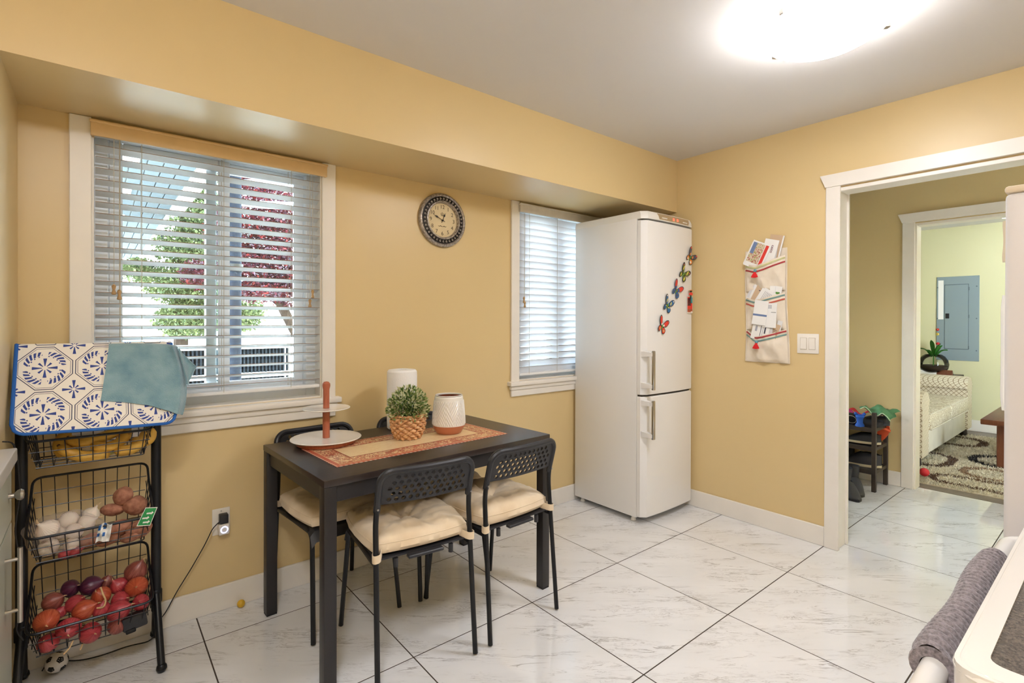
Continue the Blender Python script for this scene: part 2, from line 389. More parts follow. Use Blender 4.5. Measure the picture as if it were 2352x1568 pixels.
# windows
def window(name, W, label, frame=0.052, meet=None, casing=True, sillz=None):
    x0, x1, z0, z1 = W
    e = thing(name, label, 'window', (x0, YB, z0)); e['kind'] = 'structure'
    def P(nm, mb, mat='white_trim', par=None):
        mb.xf(Matrix.Translation((-x0, -YB, -z0))); return mb.build(nm, M[mat], par or e)
    fr = MB(); ya, yb = 2.645, 2.715
    for b in ((x0, x0+frame, z0, z1), (x1-frame, x1, z0, z1), (x0+frame, x1-frame, z0, z0+0.05), (x0+frame, x1-frame, z1-0.04, z1)): fr.box(b[0], b[1], ya, yb, b[2], b[3], 0.004, 1)
    P('window_frame', fr, 'vinyl')
    mid = meet or (x0+x1)/2
    for (a, b, yc) in ((x0+frame, mid+0.05, 2.664), (mid-0.045, x1-frame, 2.694)):
        s = MB(); sw = 0.046
        for q in ((a, a+sw, z0+0.05, z1-0.04), (b-sw, b, z0+0.05, z1-0.04), (a+sw, b-sw, z0+0.05, z0+0.05+sw), (a+sw, b-sw, z1-0.04-sw, z1-0.04)): s.box(q[0], q[1], yc-0.013, yc+0.013, q[2], q[3], 0.004, 1)
        so = P('sash', s, 'vinyl')
        P('pane', MB().box(a+sw-0.004, b-sw+0.004, yc-0.002, yc+0.002, z0+0.05+sw-0.004, z1-0.04-sw+0.004), 'window_glass', so)
    lin_ = MB(); t = 0.006   # reveal lining
    lin_.box(x0, x0+t, YB, ya, z0, z1); lin_.box(x1-t, x1, YB, ya, z0, z1); lin_.box(x0+t, x1-t, YB, ya, z1-t, z1); lin_.box(x0+t, x1-t, YB, ya, z0, z0+t)
    P('reveal_lining', lin_)
    if casing:
        cw = 0.067
        P('casing', MB().box(x0-cw, x0, YB-0.016, YB, z0-0.005, ZS-0.001, 0.003, 1)); P('casing', MB().box(x1, x1+cw, YB-0.016, YB, z0-0.005, ZS-0.001, 0.003, 1))
        P('sill', MB().box(x0-cw-0.024, x1+cw+0.024, YB-0.042, YB+0.075, z0-0.03, z0-0.002, 0.006, 2))
        P('apron', MB().box(x0-cw-0.01, x1+cw+0.01, YB-0.026, YB, z0-0.058, z0-0.03, 0.008, 2).box(x0-cw, x1+cw, YB-0.018, YB, z0-0.1, z0-0.058, 0.004, 1))
window('window_1', W1, 'large white sliding window behind the open blind', 0.052, 0.43)
window('window_2', W2, 'narrow white window half hidden by the fridge', 0.05)
window('window_3', W3, 'small hall window', 0.05, casing=False)

# blinds
def slat_mesh(L, mat):
    mb = MB(); n = 6; wd, th, cr = 0.050, 0.0026, 0.0035; vs = []
    for k in range(n+1):
        t = k/n*2-1; y = t*wd/2; z = cr*(1-t*t); vs.append((y, z))
    ring = [(y, z+th/2) for y, z in vs]+[(y, z-th/2) for y, z in reversed(vs)]
    m = len(ring); mb.add([(0, y, z) for y, z in ring]+[(L, y, z) for y, z in ring], [])
    for k in range(m):
        mb.mi = 1 if k in (n, m-1) else 0
        mb.add([], []); mb.f.append((k, (k+1) % m, m+(k+1) % m, m+k)); mb.m.append(mb.mi)
    mb.f.append(tuple(range(m-1, -1, -1))); mb.f.append(tuple(range(m, 2*m))); mb.m += [0, 0]
    return mb.mesh('slat', [M[mat], M['slat_edge']])
def blind(label, x0, x1, ztop, zbot, tilt, yc, mat, val, valh, cords, ladders, valmat, dz=0.0441):
    e = thing('window_blind', label, 'blind', (x0, yc, zbot))
    def P(nm, mb, mt, par=None): mb.xf(Matrix.Translation((-x0, -yc, -zbot))); return mb.build(nm, M[mt], par or e)
    P('valance', MB().box(val[0], val[1], yc-0.052, yc-0.040, ztop-valh, ztop, 0.003, 2).box(val[0], val[0]+0.012, yc-0.042, yc+0.01, ztop-valh, ztop, 0.003, 1).box(val[1]-0.012, val[1], yc-0.042, yc+0.01, ztop-valh, ztop, 0.003, 1)
      .box(val[0]-0.003, val[1]+0.003, yc-0.056, yc-0.038, ztop-0.012, ztop-0.001, 0.003, 2), valmat)
    P('headrail', MB().box(x0, x1, yc-0.026, yc+0.026, ztop-0.05, ztop-0.006, 0.002, 1), 'slat_white')
    me = slat_mesh(x1-x0-0.008, mat); n = int((ztop-0.075-(zbot+0.03))/dz)
    for k in range(n+1):
        z = zbot+0.036+k*dz
        link('slat', me, e, (0.004, 0, z-zbot), (-math.radians(tilt), 0, 0))
    P('bottom_rail', MB().box(x0+0.003, x1-0.003, yc-0.025, yc+0.025, zbot, zbot+0.016, 0.004, 2), 'slat_white')
    for lx in ladders:
        for s in (-1, 1): P('ladder_cord', MB().tube([(lx, yc+s*0.026, zbot+0.01), (lx, yc+s*0.026, ztop-0.05)], 0.0011, 5), 'cord_beige')
    for (cx, cz) in cords:
        c = P('pull_cord', MB().tube([(cx, yc-0.036, ztop-0.06), (cx, yc-0.036, cz)], 0.001, 5), 'cord_beige')
        tb = MB().lathe([(0.003, 0.018), (0.0075, 0.012), (0.007, 0.006), (0.0045, -0.004), (0.0075, -0.014), (0.0085, -0.02), (0.004, -0.023)], 12, (cx, yc-0.036, cz-0.012))
        P('cord_tassel', tb, 'tassel', c)
pm('tassel', (176, 142, 96), 0.5)
pm('valance_tan', (222, 190, 140), 0.45, var=0.05, vscale=14)
pm('valance_white', (214, 208, 198), 0.5, var=0.06, vscale=18)
blind('open white slatted blind on the large window', -0.006, 0.864, 2.058, 0.955, 15, 2.588, 'blind_slat', (-0.016, 0.888), 0.062,
      [(0.055, 1.42), (0.072, 1.40), (0.822, 1.43), (0.809, 1.385)], [0.075, 0.145, 0.44, 0.725], 'valance_tan')
blind('nearly closed white blind beside the fridge', 2.156, 2.954, 2.058, 0.925, 58, 2.588, 'blind_slat_dense', (2.140, 2.965), 0.06,
      [(2.185, 1.44), (2.192, 1.41)], [2.24, 2.50, 2.85], 'valance_white')
# ------------------------------------------------------------------ refrigerator beside window 2
pm('fridge_white', (238, 236, 233), 0.2, spec=0.5, coat=0.2)
pm('fridge_white_top', (232, 228, 220), 0.35)
pm('panel_tan', (176, 152, 116), 0.4)
pm('red_digit', (230, 90, 70), 0.5, emit=(255, 80, 60), estr=1.5)
FX0, FX1, FYF, FYD = 2.662, 3.224, 2.008, 1.945
fr = thing('refrigerator', 'tall white fridge freezer with curved doors covered in butterfly magnets', 'refrigerator', (FX0, FYF, 0))
def FP(nm, mb, mat, par=None, **k): mb.xf(Matrix.Translation((-FX0, -FYF, 0))); return mb.build(nm, M[mat], par or fr, **k)
FP('cabinet', MB().box(FX0, FX1, FYF, 2.545, 0.035, 1.945, 0.006, 2), 'fridge_white')
def door_mb(z0, z1):
    mb = MB(); n = 20; back = FYF-0.003; w = FX1-FX0
    ring = [(FX0+0.001, back)]
    for k in range(n+1):
        t = k/n; x = FX0+0.001+(w-0.002)*t; e = min(t, 1-t)*w; q = 0.022
        y = FYD-0.006+0.012*(2*t-1)**2
        if e < q: y += (q-math.sqrt(max(0, q*q-(q-e)**2)))*1.3
        ring.append((x, y))
    ring.append((FX1-0.001, back)); m = len(ring)
    lv = [(z0, 0.005), (z0+0.004, 0.001), (z0+0.012, 0), (z1-0.012, 0), (z1-0.004, 0.001), (z1, 0.005)]
    vs = []
    cx, cy = (FX0+FX1)/2, back
    for z, ins in lv:
        for (x, y) in ring:
            d = Vector((cx-x, cy-y)); d = d.normalized() if d.length else d; vs.append((x+d.x*ins*0.6, min(back, y+ins if y < back-0.001 else y), z))
    fs = []
    for i in range(len(lv)-1):
        for k in range(m): fs.append((i*m+k, i*m+(k+1) % m, (i+1)*m+(k+1) % m, (i+1)*m+k))
    fs += [tuple(range(m-1, -1, -1)), tuple((len(lv)-1)*m+k for k in range(m))]
    return mb.add(vs, fs)
ZSP = 0.815
up = FP('door', door_mb(ZSP+0.006, 1.926), 'fridge_white', smooth=30); lo = FP('door', door_mb(0.045, ZSP-0.006), 'fridge_white', smooth=30)
FP('door_gasket', MB().box(FX0+0.012, FX1-0.012, FYD+0.03, FYF+0.001, 0.055, 1.93), 'dark_gap')
# top fascia, a lid with a sloped front
tp = MB(); n = 16; vs = []
for (z, ins) in ((1.936, 0.0), (1.962, 0.002), (1.985, 0.012)):
    for k in range(n+1):
        t = k/n; x = FX0+ins*0.6+(FX1-FX0-ins*1.2)*t; e = min(t, 1-t)*(FX1-FX0); q = 0.03
        y = FYD-0.008+0.012*(2*t-1)**2+ins
        if e < q: y += (q-math.sqrt(max(0, q*q-(q-e)**2)))
        vs.append((x, y, z))
    vs += [(FX1-ins*0.6, 2.545, z), (FX0+ins*0.6, 2.545, z)]
m = n+3; tp.add(vs, [(i*m+k, i*m+(k+1) % m, (i+1)*m+(k+1) % m, (i+1)*m+k) for i in range(2) for k in range(m)]+[tuple(range(m-1, -1, -1)), tuple(2*m+k for k in range(m))])
top = FP('lid', tp, 'fridge_white_top', smooth=30)
def fas(x, z): # point on the fascia front
    t = (x-FX0)/(FX1-FX0); return FYD-0.008+0.012*(2*t-1)**2+(0.002+(z-1.962)/0.023*0.01 if z > 1.962 else (z-1.936)/0.026*0.002)
cp = MB(); xs = [2.79+0.37*k/12 for k in range(13)]; vs = []
for x in xs:
    for z in (1.942, 1.962, 1.981): vs.append((x+(0.016*(1.981-z)/0.04 if x < 2.8 else (-0.016*(1.981-z)/0.04 if x > 3.15 else 0)), fas(x, z)-0.0012, z))
cp.add(vs, [(i*3+j, (i+1)*3+j, (i+1)*3+j+1, i*3+j+1) for i in range(12) for j in range(2)])
FP('control_panel', cp, 'panel_tan', top)
for x in (2.835, 2.85, 2.865, 2.88, 3.075, 3.09, 3.105, 3.12):
    FP('button', MB().box(x-0.005, x+0.005, fas(x, 1.955)-0.004, fas(x, 1.955), 1.951, 1.958, 0.001, 1), 'white_plastic', top)
for x in (2.96, 3.005):
    FP('display_digit', MB().box(x-0.009, x+0.009, fas(x, 1.958)-0.0028, fas(x, 1.958)-0.001, 1.950, 1.966), 'red_digit', top)
for (dz0, dz1, dr) in ((0.858, 1.103, up), (0.55, 0.793, lo)):
    hx, hy = FX0+0.018, FYD-0.052
    h = FP('handle', MB().box(hx-0.011, hx+0.011, hy-0.008, hy+0.008, dz0, dz1, 0.004, 2), 'steel', dr)
    for z in (dz0+0.012, dz1-0.034):
        b = MB(); b.add([(hx-0.012, hy, z), (hx-0.012, hy, z+0.022), (hx+0.012, hy, z+0.022), (hx+0.012, hy, z), (hx-0.015, FYD+0.03, z-0.006), (hx-0.015, FYD+0.03, z+0.03), (hx+0.02, FYD+0.005, z+0.03), (hx+0.02, FYD+0.005, z-0.006)],
              [(0, 1, 2, 3), (7, 6, 5, 4), (0, 4, 5, 1), (1, 5, 6, 2), (2, 6, 7, 3), (3, 7, 4, 0)])
        FP('handle_bracket', b, 'white_gloss', dr)
for (x, y) in ((FX0+0.04, FYF+0.05), (FX1-0.04, FYF+0.05), (FX0+0.04, 2.5), (FX1-0.04, 2.5)): FP('foot', MB().lathe([(0.016, 0), (0.018, 0.004), (0.012, 0.02), (0.01, 0.04)], 12, (x, y, 0)), 'white_plastic')
def fdoor_y(x):
    t = (x-FX0)/(FX1-FX0); return FYD-0.006+0.012*(2*t-1)**2

# ------------------------------------------------------------------ butterflies
def butterfly(label, u, v, size, ang, cols, pattern):
    p = at(u, v, 1, FYD-0.004); y = fdoor_y(p.x)-0.004
    e = thing('butterfly_magnet', label, 'magnet', (p.x, y, p.z), group='butterfly magnets on the fridge', rot=(0, ang, 0))
    up_ = [(0.02, 0.04), (0.12, 0.42), (0.38, 0.86), (0.62, 1.0), (0.80, 0.92), (0.78, 0.62), (0.60, 0.28), (0.30, 0.06), (0.06, -0.04)]
    lo_ = [(0.04, 0.0), (0.30, 0.04), (0.56, -0.08), (0.62, -0.34), (0.50, -0.58), (0.32, -0.66), (0.16, -0.46), (0.05, -0.14)]
    def outline(pts): return [Vector(q[:2]) for q in fillet([(a, b, 0) for a, b in pts], 0.12, 4, True)]
    for s in (-1, 1):
        tilt = 0.14
        def fn(x, z, yy, s=s): return (s*x*size*math.cos(tilt), -x*size*math.sin(tilt)-yy, z*size)
        for nm, pts, ci in (('wing', up_, 0), ('wing', lo_, 1)):
            o = outline(pts)
            mb = MB().plate(o, t=0.0012, fn=fn); wing = mb.build(nm, M[cols[2]], e, 0)
            c = sum(o, Vector((0, 0)))/len(o)
            inn = [c+(q-c)*0.8 for q in o]
            MB().plate(inn, t=0.0006, fn=lambda x, z, yy, s=s: (s*x*size*math.cos(tilt), -x*size*math.sin(tilt)-0.0013-yy, z*size)).build('wing_field', M[cols[ci]], wing, 0)
            for (bx, bz, br, bc) in pattern[ci]:
                hole = [(bx+br[0]*math.cos(2*PI*k/10), bz+br[1]*math.sin(2*PI*k/10)) for k in range(10)]
                MB().plate(hole, t=0.0006, fn=lambda x, z, yy, s=s: (s*x*size*math.cos(tilt), -x*size*math.sin(tilt)-0.002-yy, z*size)).build('wing_spot', M[bc], wing, 0)
    MB().tube([(0, -0.001, -0.34*size), (0, -0.003, -0.1*size), (0, -0.004, 0.12*size), (0, -0.003, 0.24*size)], [0.001, 0.0026, 0.003, 0.0016], 8).build('body', M['bf_green'], e)
    for s in (-1, 1): MB().tube([(0, -0.003, 0.22*size), (s*0.1*size, -0.006, 0.42*size), (s*0.2*size, -0.01, 0.55*size)], 0.0004, 4).build('antenna', M['bf_black'], e)
pm('bf_red', (226, 62, 48), 0.45); pm('bf_blue', (52, 106, 158), 0.45); pm('bf_yellow', (226, 208, 96), 0.45); pm('bf_green', (120, 180, 60), 0.45)
pm('bf_olive', (96, 112, 48), 0.45); pm('bf_black', (40, 36, 40), 0.45); pm('bf_orange', (226, 140, 60), 0.45); pm('bf_white', (236, 232, 224), 0.45); pm('bf_slate', (84, 84, 104), 0.45); pm('bf_pink', (222, 80, 110), 0.45)
E0 = ([], [])
S = 0.066
butterfly('red butterfly magnet with white spots, lowest on the fridge', 1519, 750, S, 0.45, ('bf_red', 'bf_red', 'bf_black'), ([(0.18, 0.2, (0.1, 0.12), 'bf_white'), (0.68, 0.86, (0.04, 0.04), 'bf_white')], [(0.34, -0.3, (0.14, 0.14), 'bf_orange'), (0.34, -0.3, (0.08, 0.08), 'bf_white')]))
butterfly('blue butterfly magnet with pale yellow bands', 1531, 702, S, 0.5, ('bf_blue', 'bf_blue', 'bf_black'), ([(0.36, 0.42, (0.07, 0.2), 'bf_yellow'), (0.62, 0.82, (0.08, 0.08), 'bf_white')], [(0.24, -0.1, (0.12, 0.06), 'bf_yellow')]))
butterfly('red and slate blue butterfly magnet', 1551, 668, S*1.05, 0.62, ('bf_red', 'bf_blue', 'bf_slate'), ([(0.26, 0.24, (0.14, 0.18), 'bf_blue')], [(0.32, -0.3, (0.12, 0.14), 'bf_slate')]))
butterfly('olive green butterfly magnet with yellow streaks', 1568, 630, S*1.05, 0.7, ('bf_olive', 'bf_olive', 'bf_black'), ([(0.4, 0.5, (0.08, 0.3), 'bf_yellow'), (0.64, 0.7, (0.06, 0.1), 'bf_pink')], [(0.34, -0.3, (0.08, 0.22), 'bf_yellow')]))
butterfly('orange and black butterfly magnet, highest on the fridge', 1585, 592, S, 0.72, ('bf_slate', 'bf_orange', 'bf_black'), ([(0.26, 0.3, (0.1, 0.18), 'bf_orange'), (0.64, 0.84, (0.09, 0.1), 'bf_red')], [(0.3, -0.36, (0.14, 0.1), 'bf_white')]))
# photo card held by a toucan-like clip: flat card plus small figure
p = at(1583, 700, 1, FYD); py = fdoor_y(p.x)-0.006
card = thing('souvenir_card', 'small colourful picture card on the fridge door edge', 'card', (p.x, py, p.z))
MB().box(-0.034, 0.034, -0.0006, 0.0006, -0.058, 0.058, rz=0).build('card_sheet', M['bf_white'], card)
MB().box(-0.030, 0.030, -0.0012, -0.0005, -0.05, 0.054).build('picture_field', M['bf_red'], card)
MB().box(0.006, 0.030, -0.0018, -0.001, 0.012, 0.054).build('picture_sky', pm('card_teal', (70, 150, 160), 0.5), card)
MB().box(-0.030, 0.010, -0.0018, -0.001, -0.006, 0.046).build('picture_crowd', pm('card_dark', (92, 36, 40), 0.5, var=0.7, vscale=90), card)
MB().box(-0.030, 0.030, -0.0018, -0.001, -0.05, -0.028).build('picture_ground', pm('card_clay', (186, 92, 60), 0.5, var=0.3, vscale=60), card)
MB().box(0.008, 0.030, -0.0024, -0.0016, -0.055, -0.044).build('caption_patch', M['bf_white'], card)
cl = thing('figure_clip', 'tiny dark and red figurine magnet holding a picture card', 'magnet', (p.x-0.004, py-0.004, p.z+0.06))
MB().tube([(0, 0, -0.03), (0, -0.004, -0.01), (0.001, -0.006, 0.01)], [0.003, 0.005, 0.004], 8).build('figure_stem', M['bf_black'], cl)
MB().lathe([(0, -0.004), (0.012, 0.0), (0.014, 0.006), (0.009, 0.014), (0.003, 0.018)], 12, (0, -0.006, 0.008)).build('figure_skirt', M['bf_red'], cl)
MB().lathe([(0, 0), (0.007, 0.004), (0.008, 0.009), (0.005, 0.014), (0, 0.016)], 10, (0.001, -0.006, 0.025)).build('figure_head', M['bf_black'], cl)
MB().lathe([(0, 0), (0.017, 0.001), (0.006, 0.006), (0, 0.008)], 12, (0.001, -0.006, 0.036)).build('figure_hat', M['bf_orange'], cl)

# ------------------------------------------------------------------ second fridge at the frame's edge, and the stove
pm('fridge_grey_white', (214, 208, 206), 0.4, spec=0.4, bump=0.12, bscale=500)
pm('almond', (216, 198, 172), 0.4)
GX_, GYF = 1.55, 0.184
g = thing('refrigerator', 'white fridge with almond door cap standing next to the stove', 'refrigerator', (GX_, GYF, 0))
def GP(nm, mb, mat, par=None, **k): mb.xf(Matrix.Translation((-GX_, -GYF, 0))); return mb.build(nm, M[mat], par or g, **k)
GP('cabinet', MB().box(GX_, GX_+0.60, -0.52, GYF-0.075, 0.03, 1.572, 0.008, 2), 'fridge_grey_white')
ud = ld = GP('door', MB().box(GX_, GX_+0.60, GYF-0.07, GYF, 0.06, 1.568, 0.010, 3), 'fridge_grey_white')
GP('door_cap', MB().box(GX_-0.002, GX_+0.602, GYF-0.09, GYF+0.001, 1.568, 1.584, 0.006, 2), 'almond')
GP('hinge_gap', MB().box(GX_+0.004, GX_+0.59, GYF-0.076, GYF-0.069, 0.06, 1.568), 'dark_gap')
def bow(z0, z1, dep, x):
    pts = [(x, GYF-0.004, z0), (x, GYF+dep*0.6, z0+(z1-z0)*0.12), (x, GYF+dep, z0+(z1-z0)*0.4), (x, GYF+dep, z0+(z1-z0)*0.65), (x, GYF+dep*0.7, z0+(z1-z0)*0.9), (x, GYF-0.004, z1)]
    return MB().tube(fillet(pts, 0.03, 4), 0.010, 10)
GP('handle', bow(1.09, 1.345, -0.002, GX_+0.02), 'white_gloss', ld); GP('handle', bow(1.42, 1.51, -0.005, GX_+0.02), 'almond', ud)
for (x, y) in ((GX_+0.04, 0.05), (GX_+0.56, 0.05), (GX_+0.04, -0.48), (GX_+0.56, -0.48)): GP('foot', MB().lathe([(0.016, 0), (0.016, 0.035)], 10, (x, y, 0)), 'rubber')

SX0, SX1, SYF, SZ = 0.735, 1.495, 0.130, 0.905
st = thing('stove', 'white electric range with a dark glass cooktop at the lower corner', 'stove', (SX0, SYF, 0))
def SP(nm, mb, mat, par=None, **k): mb.xf(Matrix.Translation((-SX0, -SYF, 0))); return mb.build(nm, M[mat], par or st, **k)
t = NT('cooktop_glass'); t.base(t.ramp(t.noise(t.coord(), 260, 4, 0.7), [(0.4, rgb(52, 46, 42)), (0.6, rgb(96, 88, 80))])); t['Roughness'] = 0.12
pm('enamel', (218, 214, 208), 0.14, coat=0.3)
SP('body', MB().box(SX0+0.004, SX1-0.004, -0.52, SYF-0.03, 0.02, SZ-0.03), 'enamel')
outer = fillet([(SX0, -0.52, 0), (SX1, -0.52, 0), (SX1, SYF, 0), (SX0, SYF, 0)], 0.03, 5, True); inner = fillet([(SX0+0.038, -0.48, 0), (SX1-0.038, -0.48, 0), (SX1-0.038, SYF-0.027, 0), (SX0+0.038, SYF-0.027, 0)], 0.018, 5, True)
fm = MB().plate([(a.x, a.y) for a in outer], [[(a.x, a.y) for a in inner]], t=0.03, fn=lambda x, z, y: (x, z, SZ-y))
SP('cooktop_frame', fm, 'enamel'); 
ed = MB().tube([(p.x, p.y, SZ-0.008) for p in fillet([(SX0+0.006, -0.51, 0), (SX1-0.006, -0.51, 0), (SX1-0.006, SYF-0.006, 0), (SX0+0.006, SYF-0.006, 0)], 0.03, 6, True)], 0.0085, 10, closed=True); SP('cooktop_rim', ed, 'enamel')
SP('glass_top', MB().box(SX0+0.03, SX1-0.03, -0.49, SYF-0.022, SZ-0.012, SZ-0.003), 'cooktop_glass')
for (bx, by, br) in ((SX0+0.2, -0.05, 0.1), (SX1-0.2, -0.05, 0.09), (SX0+0.2, -0.32, 0.08), (SX1-0.2, -0.32, 0.1)):
    rg = MB().tube([(bx+br*math.cos(2*PI*k/36), by+br*math.sin(2*PI*k/36), SZ-0.0032) for k in range(36)], 0.0012, 5, closed=True); SP('burner_ring', rg, 'steel')
od = SP('oven_door', MB().box(SX0+0.006, SX1-0.006, SYF-0.03, SYF-0.002, 0.24, SZ-0.045, 0.006, 2), 'enamel')
SP('oven_window', MB().box(SX0+0.14, SX1-0.14, SYF-0.003, SYF+0.0005, 0.36, 0.66, 0.001, 1), 'cooktop_glass', od)
SP('drawer', MB().box(SX0+0.006, SX1-0.006, SYF-0.03, SYF-0.004, 0.05, 0.225, 0.006, 2), 'enamel')
HY, HZ = 0.168, 0.828
hp = fillet([(SX0+0.02, SYF-0.004, HZ+0.006), (SX0+0.03, HY-0.004, HZ), (SX0+0.2, HY, HZ), (SX1-0.2, HY, HZ), (SX1-0.03, HY-0.004, HZ), (SX1-0.02, SYF-0.004, HZ+0.006)], 0.025, 5)
SP('handle', MB().tube(hp, 0.0150, 16), 'enamel', od)
SP('back_panel', MB().box(SX0, SX1, -0.56+0.002, -0.50, SZ-0.03, SZ+0.13, 0.01, 2), 'enamel')
# knitted grey towel wrapped round the oven handle
t = NT('knit_grey'); cc = t.sep(t.coord()); t.base(t.ramp(t.noise(t.coord(), 220, 3), [(0.3, rgb(96, 88, 90)), (0.7, rgb(150, 140, 142))])); t['Roughness'] = 0.95; t['Sheen Weight'] = 0.3; t.bump(t.noise(t.coord(), 500, 2), 0.6, 0.002)
tw = thing('handle_towel', 'ribbed grey knitted towel wrapped round the oven handle', 'towel', (0.87, HY, HZ))
def towelfn(u, v):
    x = 0.855+0.46*u; a = 2*PI*v; rib = abs(math.sin(x*PI/0.0150+0.5*math.sin(a)))**0.7; rr = 0.0190+0.0052*rib+0.003*math.sin(u*9+1)*math.cos(a)+0.003*sm(0, 0.05, u)*sm(0, 0.05, 1-u)
    return (x-0.87, rr*math.cos(a)*0.95-0.001, rr*math.sin(a)*1.1-0.006*math.sin(a < PI and 0 or a-PI))
MB().grid(190, 20, towelfn).build('wrap', M['knit_grey'], tw)
for xx in (0.858, 1.312):
    MB().lathe([(0.0152, -0.003), (0.0262, -0.003), (0.0275, 0.0), (0.0262, 0.003), (0.0152, 0.003), (0.0152, -0.003)], 20, (xx-0.87, -0.001, 0), 'X', caps=False).build('hem', M['knit_grey'], tw)
for xx in (): MB().tube([(xx-0.87, 0.0235*math.cos(2*PI*k/18), 0.0255*math.sin(2*PI*k/18)) for k in range(18)], 0.003, 6, closed=True).build('hem', M['knit_grey'], tw)
# ------------------------------------------------------------------ dining table
t = NT('black_brown'); v = t.map(t.coord(), scale=(2, 30, 2)); nz = t.noise(v, 4, 6, 0.6, 0.5)
t.base(t.ramp(nz, [(0.3, rgb(38, 30, 28)), (0.75, rgb(58, 47, 43))])); t['Roughness'] = 0.33; t['Specular IOR Level'] = 0.55; t.bump(nz, 0.06, 0.001)
pm('black_leg', (36, 33, 34), 0.42, spec=0.5)
TC, TR = (1.134, 2.105), math.radians(2.6)
tb = thing('dining_table', 'black-brown rectangular dining table on square legs', 'table', (*TC, 0), TR)
TL, TD = 0.551, 0.341
MB().box(-TL, TL, -TD, TD, 0.715, 0.74, 0.0025, 2).build('tabletop', M['black_brown'], tb)
for s in (-1, 1):
    MB().box(-TL+0.045, TL-0.045, s*(TD-0.022)-0.009, s*(TD-0.022)+0.009, 0.655, 0.715, 0.002, 1).build('apron', M['black_leg'], tb)
    MB().box(s*(TL-0.022)-0.009, s*(TL-0.022)+0.009, -TD+0.045, TD-0.045, 0.655, 0.715, 0.002, 1).build('apron', M['black_leg'], tb)
    for q in (-1, 1):
        l = MB().box(s*(TL-0.0235)-0.0225, s*(TL-0.0235)+0.0225, q*(TD-0.0235)-0.0225, q*(TD-0.0235)+0.0225, 0.008, 0.715, 0.003, 2).build('leg', M['black_leg'], tb)
        MB().box(s*(TL-0.0235)-0.021, s*(TL-0.0235)+0.021, q*(TD-0.0235)-0.021, q*(TD-0.0235)+0.021, 0, 0.008).build('foot_cap', M['rubber'], l)

